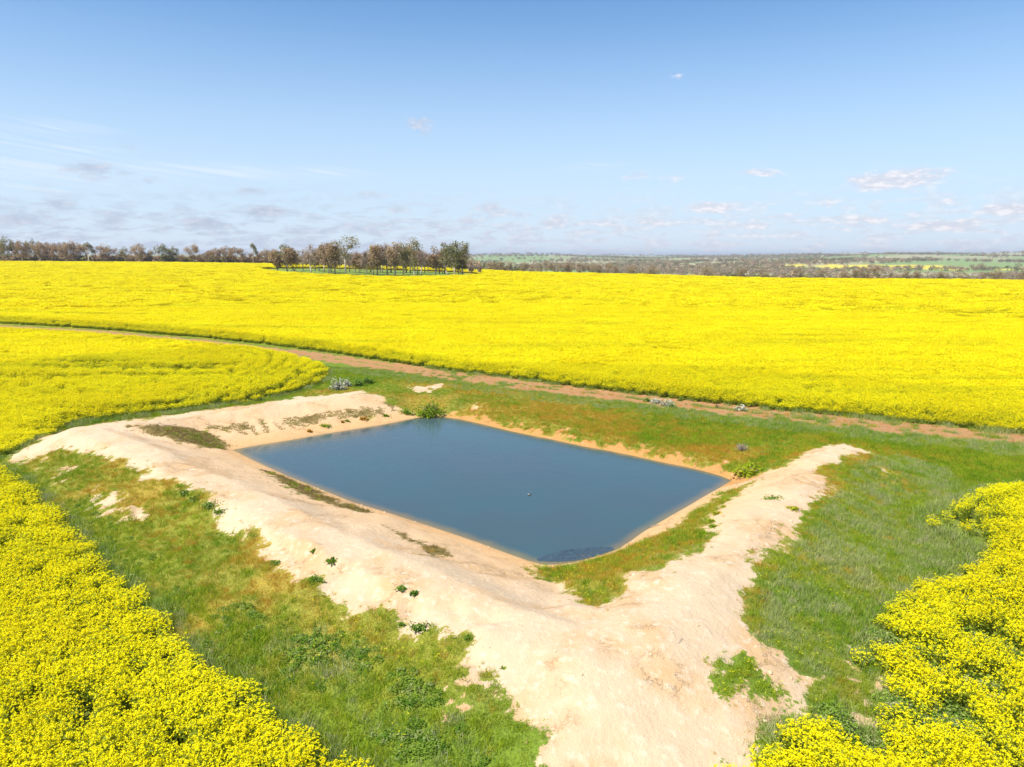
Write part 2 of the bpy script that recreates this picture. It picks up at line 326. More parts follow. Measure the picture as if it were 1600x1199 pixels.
def rquads(c, size, flat=0.0, rs=RS, aspect=1.0, up=None):
    """small randomly turned quads at centres c; flat 1 = lying level"""
    c = np.asarray(c, float); N = len(c); n = rs.normal(size=(N, 3)); n[:, 2] = np.abs(n[:, 2]) + flat * 4
    n /= np.linalg.norm(n, axis=1)[:, None]; r = rs.normal(size=(N, 3)); a = np.cross(n, r); a /= np.linalg.norm(a, axis=1)[:, None]; b = np.cross(n, a)
    s = (np.asarray(size) * np.ones(N))[:, None] * .5
    return np.stack([c - a * s - b * s * aspect, c + a * s - b * s * aspect * .7, c + a * s * .8 + b * s * aspect, c - a * s + b * s * aspect], 1)
def blades(base, top, w, rs=RS):
    """upright tapering strips from base to top points"""
    base = np.asarray(base, float); top = np.asarray(top, float); N = len(base); t = rs.uniform(0, 2 * math.pi, N)
    a = np.stack([np.cos(t), np.sin(t), 0 * t], 1) * (np.asarray(w) * np.ones(N))[:, None] * .5
    return np.stack([base - a, base + a, top + a * .3, top - a * .3], 1)
# ------------------------------------------------------------------ scatter (geometry nodes) for uncountable stuff
def scatter(name, P, srcs, rot=None, scl=None, seed=0, label=None, cat=None):
    rs = np.random.RandomState(seed); N = len(P)
    me = bpy.data.meshes.new(name); me.vertices.add(N); me.vertices.foreach_set('co', np.asarray(P, np.float32).ravel())
    if rot is None: rot = np.stack([rs.normal(0, .06, N), rs.normal(0, .06, N), rs.uniform(0, 2 * math.pi, N)], 1)
    if scl is None: scl = np.ones(N)
    if scl.ndim == 1: scl = np.repeat(scl[:, None], 3, 1)
    for an, ty, dat, k in (('rot', 'FLOAT_VECTOR', rot, 'vector'), ('scl', 'FLOAT_VECTOR', scl, 'vector')):
        a = me.attributes.new(an, ty, 'POINT'); a.data.foreach_set(k, np.asarray(dat, np.float32).ravel())
    a = me.attributes.new('ix', 'INT', 'POINT'); a.data.foreach_set('value', rs.randint(0, len(srcs), N).astype(np.int32))
    me.update()
    for s in srcs:
        for m in s.data.materials:
            if m.name not in me.materials: me.materials.append(m)
    col = bpy.data.collections.new(name + '_kinds')
    for s in srcs: col.objects.link(s)
    o = link(bpy.data.objects.new(name, me))
    ng = bpy.data.node_groups.new(name, 'GeometryNodeTree')
    ng.interface.new_socket('Geometry', in_out='INPUT', socket_type='NodeSocketGeometry'); ng.interface.new_socket('Geometry', in_out='OUTPUT', socket_type='NodeSocketGeometry')
    n = ng.nodes; l = ng.links; gi = n.new('NodeGroupInput'); go = n.new('NodeGroupOutput'); ip = n.new('GeometryNodeInstanceOnPoints')
    ci = n.new('GeometryNodeCollectionInfo'); ci.inputs[0].default_value = col; ci.inputs[1].default_value = True; ci.inputs[2].default_value = True
    l.new(gi.outputs[0], ip.inputs['Points']); l.new(ci.outputs[0], ip.inputs['Instance']); ip.inputs['Pick Instance'].default_value = True
    for an, ty, so in (('ix', 'INT', 'Instance Index'), ('rot', 'FLOAT_VECTOR', 'Rotation'), ('scl', 'FLOAT_VECTOR', 'Scale')):
        na = n.new('GeometryNodeInputNamedAttribute'); na.data_type = ty; na.inputs[0].default_value = an; l.new(na.outputs[0], ip.inputs[so])
    l.new(ip.outputs[0], go.inputs[0]); md = o.modifiers.new('scatter', 'NODES'); md.node_group = ng
    return tag(o, label, cat, None, 'stuff')
def src(name, mb, mats): return bpy.data.objects.new(name, mb.mesh(name, mats))
def jgrid(x0, x1, y0, y1, s, seed=0, jt=1.0):
    rs = np.random.RandomState(seed); X, Y = np.meshgrid(np.arange(x0, x1, s), np.arange(y0, y1, s)); X = X.ravel(); Y = Y.ravel()
    X = X + rs.uniform(-.5, .5, X.shape) * s * jt; Y = Y + rs.uniform(-.5, .5, Y.shape) * s * jt
    k = np.abs(np.arctan2(X, Y)) < rad(46); return X[k], Y[k]
# ------------------------------------------------------------------ ground
def axis(lo, hi, step, far0, far1, gr):
    a = list(np.arange(lo, hi + 1e-6, step)); s = step
    while a[-1] < far1: s *= gr; a.append(a[-1] + s)
    b = [a[0]]; s = step
    while b[-1] > far0: s *= gr; b.append(b[-1] - s)
    return np.array(b[:0:-1] + a)
gx = axis(-34, 40, .2, -9000, 9000, 1.035); gy = axis(15, 78, .2, -3000, 14000, 1.03)
GX, GY = np.meshgrid(gx, gy); XX = GX.ravel(); YY = GY.ravel(); ZZ = height(XX, YY)
nv = len(XX); dirt = np.full(nv, 9.); trk = np.full(nv, 9.); dww = np.full(nv, 99.); col = np.zeros((nv, 4)); col[:, 3] = 1
nearm = (np.abs(XX) < 260) & (YY > 0) & (YY < 330); dry = np.zeros(nv); grey = np.zeros(nv)
dww[nearm], dirt[nearm], trk[nearm], dry[nearm], grey[nearm], _ = surf(XX[nearm], YY[nearm])
lm = (np.abs(XX) < 1200) & (YY > -50) & (YY < 1000); crop = np.full(nv, 99.)
for p in (FARF, MIDF, LEFF, RIGF):
    crop[lm] = np.minimum(crop[lm], sdf(p, XX[lm], YY[lm]))
gro = np.full(nv, 99.); gro[lm] = sdf(GROVE, XX[lm], YY[lm]); crop = np.where(gro < 0, 9, crop); mat_ = np.full(nv, 9.); mat_[nearm] = np.minimum.reduce([sdf(p, XX[nearm], YY[nearm]) for p in (LIN, ISL[0], ISL[2], ISL[6])])
cg = np.array([.16, .225, .02]); cd = np.array([.34, .25, .04]); cgr = np.array([.16, .18, .08])
c3 = cg + (cd - cg) * dry[:, None]; c3 = c3 + (cgr - c3) * (grey * .3)[:, None]; c3 = np.where((mat_ < .3)[:, None], np.array([.24, .17, .06]), c3)
R = np.hypot(XX, YY)
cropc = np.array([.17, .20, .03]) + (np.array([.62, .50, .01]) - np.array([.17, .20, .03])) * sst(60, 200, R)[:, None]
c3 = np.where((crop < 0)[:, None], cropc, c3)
# far paddocks
pad = fbm(XX / 260 + 40, YY / 420, 90, 2); pg = np.array([.24, .32, .11]); pb = np.array([.40, .36, .20])
PADS = []
cf = pg + (pb - pg) * sst(.48, .62, pad)[:, None]
for pp, yy_ in (([(1270,416),(1295,413.5),(1340,414),(1420,414.5),(1455,419),(1400,420),(1300,421)], 0), ([(1395,414),(1450,414.5),(1520,420),(1505,423),(1440,421),(1400,419)], 0),
                ([(1228,414.5),(1255,413.5),(1258,417.5),(1230,418)], 0), ([(1545,419),(1660,421),(1660,424),(1560,422.5)], 0), ([(965,405.5),(1050,406.5),(1055,409),(970,408)], 1)):
    P_ = []
    for a, b in pp:
        d = ray(a, b); t = np.arange(700, 7000, 4.); z = CAM_H + d[2] * t; k = np.argmax(z < height(d[0] * t, d[1] * t)); P_.append((d[0] * t[k], d[1] * t[k]))
    PADS.append(P_); fm = (YY > 600); s_ = np.full(nv, 99.); s_[fm] = sdf(P_, XX[fm], YY[fm])
    cf = np.where((s_ < 0)[:, None], np.array([.70, .55, .06]) if not yy_ else np.array([.42, .38, .20]), cf)
fw = ((crop > 0) & (R > 240) & (gro > 0))[:, None]; cf = np.where(((np.arctan2(XX, YY) < -.09) & (R < 620))[:, None], np.array([.16, .13, .06]), cf); c3 = np.where(fw, cf, c3); c3 = np.where((gro < 0)[:, None], np.array([.20, .27, .05]), c3)
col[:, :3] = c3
me = bpy.data.meshes.new('ground'); nx, ny = len(gx), len(gy)
me.vertices.add(nv); me.vertices.foreach_set('co', np.stack([XX, YY, ZZ], 1).astype(np.float32).ravel())
i0 = (np.arange(ny - 1)[:, None] * nx + np.arange(nx - 1)[None]).ravel(); q = np.stack([i0, i0 + 1, i0 + nx + 1, i0 + nx], 1).astype(np.int32)
me.loops.add(q.size); me.loops.foreach_set('vertex_index', q.ravel()); me.polygons.add(len(q)); me.polygons.foreach_set('loop_start', np.arange(0, q.size, 4, dtype=np.int32))
me.polygons.foreach_set('use_smooth', np.ones(len(q), bool)); me.update(calc_edges=True)
fsh = np.full(nv, 99.); fsh[nearm] = np.minimum.reduce([seg_d(WATER[i], WATER[i + 1], XX[nearm], YY[nearm])[0] for i in range(9, 21)])
for an, d in (('dirt', dirt), ('trk', trk), ('dw', dww), ('crop', crop), ('farsh', fsh)):
    a = me.attributes.new(an, 'FLOAT', 'POINT'); a.data.foreach_set('value', d.astype(np.float32))
a = me.attributes.new('gcol', 'FLOAT_COLOR', 'POINT'); a.data.foreach_set('color', col.astype(np.float32).ravel())
m, g, b = mat('ground_soil_and_grass')
geo = g.new('ShaderNodeNewGeometry'); pos = geo.outputs['Position']
nA = g.noise(pos, 3.0, 5, .6); nB = g.noise(pos, .35, 4, .55); nC = g.noise(pos, 14.0, 4, .6); nD = g.noise(g.vmul(pos, (1, .7, 1)), .9, 5, .6, .6); nE = g.noise(pos, 45.0, 2, .6)
gc = g.attr('gcol', 'Color')
gc = g.mix(g.ramp(nC, .3, .7), g.mix(1.0, gc, (.62, .66, .6), 'MULTIPLY'), g.mix(1.0, gc, (1.3, 1.28, 1.2), 'MULTIPLY'))
sand = g.mix(g.ramp(nB, .42, .66), (.63, .46, .285), (.60, .375, .185))
sand = g.mix(g.math('MULTIPLY', g.ramp(nD, .52, .74), .45), sand, (.56, .415, .27))
sand = g.mix(g.ramp(nA, .50, .72), sand, (.70, .535, .36))
sand = g.mix(g.math('MULTIPLY', g.ramp(nE, .56, .72), .45), sand, (.36, .25, .16))
dwa = g.attr('dw')
sand = g.mix(g.math('MULTIPLY', g.ramp(g.math('MULTIPLY_ADD', nA, 1.6, dwa), 2.9, 1.2), .88), sand, (.54, .27, .08))
sand = g.mix(g.math('MULTIPLY', g.ramp(g.math('MULTIPLY_ADD', nC, .25, dwa), .42, .16), .65), sand, (.20, .13, .045))
sand = g.mix(g.math('MULTIPLY', g.ramp(g.math('MULTIPLY_ADD', nB, 5.0, dwa), 9.2, 4.6), .62), sand, (.72, .45, .22))  # orange inner-slope sand, its colour also warmed to offset the slope's grey shade
sand = g.mix(g.math('MULTIPLY', g.ramp(g.math('MULTIPLY_ADD', nA, 1.2, g.attr('farsh')), 2.9, 1.9), .85), sand, (.50, .235, .065))
red = g.mix(g.ramp(nA, .4, .65), (.42, .185, .075), (.43, .25, .12))
dsub = g.math('MULTIPLY', g.math('SUBTRACT', nC, .5), .55)
fD = g.ramp(g.math('ADD', g.attr('dirt'), g.math('MULTIPLY', g.math('SUBTRACT', g.noise(pos, 7.0, 5, .7), .5), 1.7)), .16, .0); fT = g.ramp(g.math('ADD', g.attr('trk'), g.math('MULTIPLY', dsub, 2.0)), .2, -.2)
c = g.mix(g.math('MULTIPLY', fT, .92), gc, red); CSAND = (fD, c)

vor = g.new('ShaderNodeTexVoronoi'); vor.inputs['Scale'].default_value = 4.2; g.l.new(g.mix(.12, pos, nA) if False else pos, vor.inputs['Vector'])
cv = g.new('ShaderNodeTexVoronoi', feature='DISTANCE_TO_EDGE'); cv.inputs['Scale'].default_value = .55
dv = g.new('ShaderNodeVectorMath', operation='MULTIPLY_ADD'); g.put(dv.inputs[0], g.comb(nA, nC, nA)); dv.inputs[1].default_value = (2.2, 1.1, 0); g.put(dv.inputs[2], pos); g.l.new(dv.outputs[0], cv.inputs['Vector'])
crk = g.math('MULTIPLY', g.ramp(cv.outputs['Distance'], .022, .0), g.ramp(nB, .50, .62))
h1 = g.math('MULTIPLY_ADD', nA, .5, g.math('MULTIPLY', nC, .35)); h1 = g.math('MULTIPLY_ADD', crk, -.35, h1); h1 = g.math('MULTIPLY_ADD', nE, .10, h1); h1 = g.math('MULTIPLY_ADD', nD, .5, h1); h1 = g.math('MULTIPLY_ADD', vor.outputs['Distance'], .18, h1)
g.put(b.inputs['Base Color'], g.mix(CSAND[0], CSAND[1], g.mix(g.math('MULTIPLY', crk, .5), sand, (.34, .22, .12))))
g.put(b.inputs['Normal'], g.bump(h1, .60, .15)); me.materials.append(m)
tag(link(bpy.data.objects.new('ground', me)), kind='structure')
print('ground', nv)
def hz_(X, Y): return height(X, Y)
# ------------------------------------------------------------------ pond
class _: pass
x0, y0 = min(p[0] for p in WATER) - 2, min(p[1] for p in WATER) - 2; x1, y1 = max(p[0] for p in WATER) + 2, max(p[1] for p in WATER) + 2
wx = np.arange(x0, x1, .5); wy = np.arange(y0, y1, .5); WX, WY = np.meshgrid(wx, wy); n_ = len(wx)
wd = sdf(WATER, WX.ravel(), WY.ravel())
fs = [(j * n_ + i, j * n_ + i + 1, (j + 1) * n_ + i + 1, (j + 1) * n_ + i) for j in range(len(wy) - 1) for i in range(n_ - 1) if min(wd[j * n_ + i], wd[j * n_ + i + 1], wd[(j + 1) * n_ + i]) < .9]
me = bpy.data.meshes.new('water'); me.from_pydata(np.stack([WX.ravel(), WY.ravel(), 0 * wd], 1).tolist(), [], fs)
a = me.attributes.new('dw', 'FLOAT', 'POINT'); a.data.foreach_set('value', wd.astype(np.float32))
m, g, b = mat('pond_water'); geo = g.new('ShaderNodeNewGeometry'); pos = geo.outputs['Position']
dp = g.math('MULTIPLY_ADD', g.noise(pos, .8, 3), -.5, g.attr('dw'))
c = g.mix(g.ramp(dp, -.2, -1.05), (.20, .15, .075), (.058, .092, .102)); c = g.mix(g.ramp(g.noise(pos, .12, 2), .35, .7), c, g.mix(1.0, c, (.9, 1.08, 1.06), 'MULTIPLY'))
g.put(b.inputs['Base Color'], c); b.inputs['Roughness'].default_value = .06; b.inputs['IOR'].default_value = 1.33; b.inputs['Specular IOR Level'].default_value = .5
rp = g.noise(g.vmul(pos, (1, 1.6, 1)), 3.2, 3, .6, .3); rp2 = g.noise(pos, .5, 2); g.put(b.inputs['Normal'], g.bump(g.math('MULTIPLY_ADD', rp2, .8, rp), .30, .03))
me.materials.append(m); tag(link(bpy.data.objects.new('water', me)), kind='structure')
# ------------------------------------------------------------------ plant materials
def leafmat(name, ca, cb, cc=None, scale=.5, trans=.25, rnd=.3):
    m, g, b = mat(name); geo = g.new('ShaderNodeNewGeometry'); oi = g.new('ShaderNodeObjectInfo')
    n = g.noise(geo.outputs['Position'], scale, 3); f = g.ramp(g.math('MULTIPLY_ADD', g.math('SUBTRACT', oi.outputs['Random'], .5), rnd, n), .35, .65)
    c = g.mix(f, ca, cb)
    if cc: c = g.mix(g.math('MULTIPLY', g.ramp(g.noise(geo.outputs['Position'], scale * 5.3, 2), .52, .66), .8), c, cc)
    c = g.mix(1.0, c, g.comb(*[g.math('MULTIPLY_ADD', geo.outputs['Random Per Island'], .5, .75)] * 3), 'MULTIPLY')
    g.put(b.inputs['Base Color'], c)
    if trans:
        t = g.new('ShaderNodeBsdfTranslucent'); g.put(t.inputs[0], c); mx = g.new('ShaderNodeMixShader'); mx.inputs[0].default_value = trans
        g.l.new(b.outputs[0], mx.inputs[1]); g.l.new(t.outputs[0], mx.inputs[2]); g.l.new(mx.outputs[0], [x for x in g.n if x.type == 'OUTPUT_MATERIAL'][0].inputs[0])
    return m
M_PET = leafmat('canola_petals', (.87, .75, .004), (.90, .81, .006), None, .12, .30, .3)
_g = NT(M_PET.node_tree); _b = M_PET.node_tree.nodes['Principled BSDF']; _src = _b.inputs['Base Color'].links[0].from_socket       # thinner bloom along drill and wheel lines
_geo = _g.new('ShaderNodeNewGeometry'); _mp = _g.new('ShaderNodeMapping'); _mp.inputs['Rotation'].default_value = (0, 0, rad(-14)); _mp.inputs['Scale'].default_value = (.02, .30, 0); _g.l.new(_geo.outputs['Position'], _mp.inputs['Vector'])
_f = _g.math('MULTIPLY', _g.ramp(_g.noise(_mp.outputs[0], 1.0, 4, .65, .5), .50, .68), .38); _c = _g.mix(_f, _src, (.50, .50, .01))
_g.put(_b.inputs['Base Color'], _c); _g.put(M_PET.node_tree.nodes['Translucent BSDF'].inputs[0], _c)
M_STEM = leafmat('canola_leaves', (.33, .40, .03), (.42, .47, .05), None, .6, .45)
M_GREEN = leafmat('green_grass_blades', (.19, .325, .012), (.34, .42, .015), (.46, .43, .04), .35, .35)
M_DRY = leafmat('drying_grass_blades', (.55, .33, .03), (.38, .38, .02), (.56, .25, .035), .5, .3, .5)
M_GREY = leafmat('seeding_grass_blades', (.27, .38, .05), (.42, .46, .15), (.52, .48, .26), .45, .3)
M_BMAT = leafmat('brown_cushion_leaves', (.27, .18, .05), (.22, .18, .05), (.33, .20, .07), 1.0, .2)
M_WEED = leafmat('weed_leaves', (.11, .215, .015), (.20, .30, .03), (.36, .40, .14), .9, .3, .5)
M_SILV = leafmat('silver_leaves', (.47, .47, .33), (.56, .55, .41), None, 1.5, .2)
M_BARK = leafmat('pale_gum_bark', (.66, .55, .42), (.46, .36, .26), (.30, .22, .16), .7, 0)
M_BARKD = leafmat('dark_gum_bark', (.20, .14, .10), (.28, .20, .15), None, .7, 0)
M_OLIVE = leafmat('olive_gum_leaves', (.19, .20, .06), (.30, .25, .10), (.38, .27, .14), .35, .35)
M_BROWN = leafmat('brown_gum_leaves', (.38, .25, .15), (.50, .35, .21), (.27, .25, .10), .35, .35)
M_PINK = leafmat('bare_twigs', (.42, .30, .24), (.50, .38, .31), (.32, .25, .16), .5, 0)
M_WOOD = leafmat('dead_wood', (.42, .36, .30), (.30, .25, .20), None, 3, 0)
# ------------------------------------------------------------------ canola
def canola_plant(i, lo=34):
    rs = np.random.RandomState(100 + i); mb = MB(); nh = 20 + i % 3
    a = rs.uniform(0, 6.28, nh); r = .33 * np.sqrt(rs.uniform(0, 1, nh)); H = rs.uniform(.84, 1.16, nh)
    tip = np.stack([r * np.cos(a), r * np.sin(a), H], 1)
    k = 8; c = np.repeat(tip, k, 0) + rs.normal(0, 1, (nh * k, 3)) * np.array([.021, .021, .024]); mb.quads(rquads(c, rs.uniform(.026, .037, len(c)), .25, rs), 0)
    aa = rs.uniform(0, 6.28, lo); rr = .35 * np.sqrt(rs.uniform(0, 1, lo)); mb.quads(rquads(np.stack([rr * np.cos(aa), rr * np.sin(aa), rs.uniform(.62, .95, lo)], 1), .042, .3, rs), 0)
    base = tip * np.array([.25, .25, 0]); mid = tip * np.array([.8, .8, .62]); mb.quads(blades(base, tip - [0, 0, .03], .014, rs), 1)
    nl = 26; z = rs.uniform(.15, .92, nl); aa = rs.uniform(0, 6.28, nl); rr = rs.uniform(.03, .24, nl)
    mb.quads(rquads(np.stack([rr * np.cos(aa), rr * np.sin(aa), z], 1), rs.uniform(.05, .12, nl) * (1.25 - z * .6), .3, rs, 1.7), 1)
    return src('canola_plant', mb, [M_PET, M_STEM])
def canola_patch(i, S, dens, k, sz, stems):
    rs = np.random.RandomState(200 + i); mb = MB(); nh = int(S * S * dens)
    p = rs.uniform(-S * .56, S * .56, (nh, 2)); H = rs.uniform(.92, 1.12, nh)
    c = np.repeat(np.column_stack([p, H]), k, 0) + rs.normal(0, .04, (nh * k, 3)); mb.quads(rquads(c, rs.uniform(.8, 1.2, len(c)) * sz, .35, rs), 0)
    ns = int(S * S * stems); p = rs.uniform(-S * .56, S * .56, (ns, 2)); b0 = np.column_stack([p, 0 * p[:, 0]]); t0 = b0 + np.column_stack([rs.normal(0, .08, (ns, 2)), rs.uniform(.8, 1.05, ns)])
    mb.quads(blades(b0, t0, .03, rs), 1); nl = int(nh * 4); mb.quads(rquads(np.column_stack([rs.uniform(-S * .55, S * .55, (nl, 2)), rs.uniform(.62, .96, nl)]), sz, .8, rs), 0); nl = ns * 2; mb.quads(rquads(np.column_stack([rs.uniform(-S * .55, S * .55, (nl, 2)), rs.uniform(.2, .9, nl)]), rs.uniform(.08, .18, nl), .5, rs, 1.4), 1)
    return src('canola_patch', mb, [M_PET, M_STEM])
def streak(X, Y, ang, L, w, s):
    ca, sa = math.cos(ang), math.sin(ang); return fbm((X * ca + Y * sa) / L, (-X * sa + Y * ca) / w, s, 3)
def crop_field(name, poly, label, near_r, mid_r, seed, holes=(), extra=None):
    xs = [p[0] for p in poly]; ys = [p[1] for p in poly]; bb = (max(min(xs), -480), min(max(xs), 480), max(min(ys), 3), max(ys)); objs = []
    edge_r = 170 if mid_r > 100 else near_r
    tiers = [(0, edge_r, .33, 'p'), (near_r, mid_r, 1.2, 'm'), (mid_r, 900, 3.0, 'f')]
    P = []; S = []; IX = []; R_ = []
    for r0, r1, sp, ty in tiers:
        if r1 <= r0: continue
        b = (max(bb[0], -r1), min(bb[1], r1), bb[2], min(bb[3], r1))
        if b[0] >= b[1] or b[2] >= b[3]: continue
        X, Y = jgrid(b[0], b[1], b[2], b[3], sp, seed + len(P), 1.0 if ty == 'p' else .35); r = np.hypot(X, Y); k = (r >= r0) & (r < r1); X = X[k]; Y = Y[k]; r = r[k]
        if not len(X): continue
        rs = np.random.RandomState(seed + 5)
        d = sdf(poly, X, Y) + (fbm(X / 1.5, Y / 1.5, seed, 3) - .5) * .7
        inset = {'p': .12, 'm': .65, 'f': 1.6}[ty]; k = d < -inset
        if ty == 'p': k &= (r < near_r) | (d > -2.6)
        elif mid_r > 100: k &= (d < -2.1) | (r > edge_r)
        if ty != 'p' and True:
            edge = (d > -2.2) & (d < -inset) if ty == 'f' else k
        gsz = 1 + .07 * (fbm(X / 2.2, Y / 2.2, seed + 3, 3) - .5) + (.14 if ty == 'p' else .05) * (streak(X, Y, 2.42, 22, 2.5, seed + 4) - .5)
        gap = fbm(X / .9, Y / .9, seed + 9, 3); gsz = 1 + (gsz - 1) * np.clip(70 / np.hypot(X, Y), .3, 1); gsz *= 1 - .48 * sst(-1.9, -.05, d)
        if ty == 'p':
            stg = streak(X, Y, 1.9, 2.2, .7, seed + 12)
            k &= (gap > .285) & (stg > (.235 if seed != 44 else .19)); gsz *= .90 + .12 * sst(.25, .42, gap)
        elif ty == 'm': gsz *= .93 + .07 * sst(.25, .45, gap)
        for (c0, w_, s_, an) in holes:
            t = rad(an); u = (X - c0[0]) * math.cos(t) + (Y - c0[1]) * math.sin(t); v = -(X - c0[0]) * math.sin(t) + (Y - c0[1]) * math.cos(t)
            hh = (u / w_) ** 2 + (v / s_) ** 2 + (fbm(X / .6, Y / .6, 3, 2) - .5) * .8; k &= hh > 1
        if extra is not None: k, gsz = extra(X, Y, k, gsz, ty)
        X = X[k]; Y = Y[k]; gsz = gsz[k]; Z = height(X, Y) - .02; rs = np.random.RandomState(seed + 6)
        P.append(np.stack([X, Y, Z], 1)); sc = (rs.uniform(.92, 1.1, len(X)) if ty == 'p' else rs.uniform(.98, 1.02, len(X))) * gsz
        S.append(np.stack([np.ones(len(X)) * (1 if ty != 'p' else 1.05), np.ones(len(X)), sc], 1)); R_.append(ty)
    return P, S, R_
SRC_P = [canola_plant(i) for i in range(6)]; SRC_Q = [canola_plant(20 + i, 60) for i in range(5)]; SRC_M = [canola_patch(i, 1.55, 95, 4, .060, 14) for i in range(3)]; SRC_F = [canola_patch(10 + i, 3.9, 42, 4, .12, 3) for i in range(3)]
def copy_src(s): return s.copy()
def grow(name, res, label, seed):
    P, S, T = res; allsrc = []; IX = []; 
    sets = {'p': SRC_Q if seed in (1, 2) else SRC_P, 'm': SRC_M, 'f': SRC_F}; rs = np.random.RandomState(seed)
    for p, t in zip(P, T):
        base = len(allsrc); ss = [copy_src(x) for x in sets[t]]
        allsrc += ss; IX.append(rs.randint(base, base + len(ss), len(p)))
    for i, s in enumerate(allsrc): s.name = '%s_kind_%02d' % (name, i)
    PP = np.concatenate(P); o = scatter(name, PP, allsrc, None, np.concatenate(S), seed, label, 'crop')
    o.data.attributes['ix'].data.foreach_set('value', np.concatenate(IX).astype(np.int32)); print(name, len(PP)); return o
arcs_c = G([(250, 590)])[0]
def mid_extra(X, Y, k, gsz, ty):
    d = np.hypot((X - arcs_c[0]), (Y - arcs_c[1]) * .8) + (fbm(X / 6, Y / 6, 31, 2) - .5) * 1.6
    th = sst(.3, .6, fbm(X / 8, Y / 8, 33, 2))
    ring = .5 + .5 * np.cos(d * 2 * math.pi / 1.35); near = sst(-16, -1, sdf(MIDF, X, Y)) 
    gsz = gsz * (1 - .42 * sst(.50, .9, ring) * (.25 + .75 * th) * near)
    k &= ~((ring > .80) & (sdf(MIDF, X, Y) > -9) & (X > G([(395, 590)])[0][0]) & (np.random.RandomState(12).uniform(0, 1, len(X)) < .8))
    for cx, cy, w_, h_ in ((190, 586, 9, 1.7), (305, 586, 3.8, 2.2), (250, 600, 7, 1.3), (60, 602, 9, 1.0), (150,578,5,1)):
        c0 = G([(cx, cy)])[0]; q = ((X - c0[0]) / w_) ** 2 + ((Y - c0[1]) / h_) ** 2 + (fbm(X / 1.2, Y / 1.2, 35, 3) - .5) * 2.6
        rr = np.random.RandomState(2).uniform(0, 1, len(X)); k &= ~((q < .8) & (rr < .6)); gsz = np.where(q < 1.3, gsz * .72, gsz)
    return k, gsz
def far_extra(X, Y, k, gsz, ty):
    g_ = sdf(GROVE, X, Y); k &= g_ > 1
    st = streak(X, Y, .12, 60, 5, 71); gsz = gsz * (1 - .10 * sst(.60, .78, st))
    for cx, cy, w_, h_ in ((20, 476, 28, 3.0), (160, 500, 9, 1.4), (215, 495, 9, 1.2), (630, 503, 3.0, 2.0), (1010, 555, 3.5, 1.6), (1040, 548, 3, 1.5), (1440, 568, 5, 1.0)):
        c0 = G([(cx, cy)])[0]; q = ((X - c0[0]) / w_) ** 2 + ((Y - c0[1]) / h_) ** 2 + (fbm(X / 3, Y / 3, 75, 3) - .5) * 1.8; gsz = np.where(q < 1, gsz * .84, gsz)
    return k, gsz
def rig_extra(X, Y, k, gsz, ty):
    sp2 = sdf(G([(1440,790),(1500,780),(1560,800),(1545,850),(1520,890),(1460,900),(1490,860)]), X, Y)
    rr = np.random.RandomState(4).uniform(0, 1, len(X)); k &= ~((sp2 < .3) & (rr < .62 + (fbm(X, Y, 8, 2) - .5)))
    dd_ = sdf(RIGF, X, Y); k &= rr < .42 + .7 * sst(.1, -1.2, dd_)
    return k, gsz
grow('canola_field_beyond_track', crop_field('a', FARF, '', 78, 150, 11, (), far_extra), 'large flowering yellow canola field rising from the dirt track to the trees', 1)
grow('canola_field_behind_dam', crop_field('b', MIDF, '', 96, 150, 22, (), mid_extra), 'yellow canola field between the left bank of the dam and the dirt track', 2)
grow('canola_field_beside_bank', crop_field('c', LEFF, '', 80, 90, 33), 'yellow canola crop in the near left corner with dark gaps between plants', 3)
grow('canola_field_right_of_dam', crop_field('d', RIGF, '', 80, 90, 44, RGAP, rig_extra), 'ragged yellow canola crop in the near right corner with green gaps', 4)
# ------------------------------------------------------------------ grasses and weeds near the dam
def tuft(i, h, spread, n, w, mats, nm, lean=.35):
    rs = np.random.RandomState(300 + i); mb = MB(); b0 = np.column_stack([rs.normal(0, spread * .5, (n, 2)), np.zeros(n) - .02]); L = rs.uniform(.55, 1.1, n) * h
    t0 = b0 + np.column_stack([rs.normal(0, lean * h, (n, 2)), L]); mb.quads(blades(b0, t0, w, rs), 0); return src(nm, mb, mats)
def rosette(i, h, n, sz, m):
    rs = np.random.RandomState(400 + i); mb = MB(); a = rs.uniform(0, 6.28, n); r = np.sqrt(rs.uniform(0, 1, n)) * h * 1.3; z = h * (1 - (r / (h * 1.5)) ** 2) * rs.uniform(.55, 1.1, n)
    mb.quads(rquads(np.stack([r * np.cos(a), r * np.sin(a), z], 1), rs.uniform(.6, 1.2, n) * sz, .5, rs, 1.3), 0); return src('weed_rosette', mb, [m])
TG = [tuft(i, .20, .28, 60, .016, [M_GREEN], 'grass_tuft') for i in range(4)]
TD = [tuft(10 + i, .20, .28, 60, .014, [M_DRY], 'dry_tuft') for i in range(4)]
TB = [tuft(30 + i, .12, .26, 60, .016, [M_BMAT], 'brown_tuft') for i in range(3)]
TY = [tuft(20 + i, .26, .28, 60, .014, [M_GREY], 'seed_tuft') for i in range(4)]
M_WEED2 = M_WEED
TW = [rosette(i, .13, 90, .030, M_WEED) for i in range(4)]
X, Y = jgrid(-42, 58, 15, 80, .27, 5); k = np.ones(len(X), bool)
crp = np.minimum.reduce([sdf(p, X, Y) for p in (FARF, MIDF, LEFF, RIGF)]); k = crp > -.25
X = X[k]; Y = Y[k]; crp = crp[k]; dw, di, tr, dr, gr, bk = surf(X, Y)
rs = np.random.RandomState(9); ru = rs.uniform(0, 1, len(X)); k = (dw > .25) & ((di > .5) | (di < 0) | (rs.uniform(0, 1, len(X)) < .35 + 1.3 * di)) & ((di > -.02) | ((di > -.75) & (rs.uniform(0, 1, len(X)) < .30 * np.exp(di * 3.2)) & (fbm(X / 1.4, Y / 1.4, 66, 2) > .42))) & ((tr > .0) | (ru < .03)) & (ru < .96)
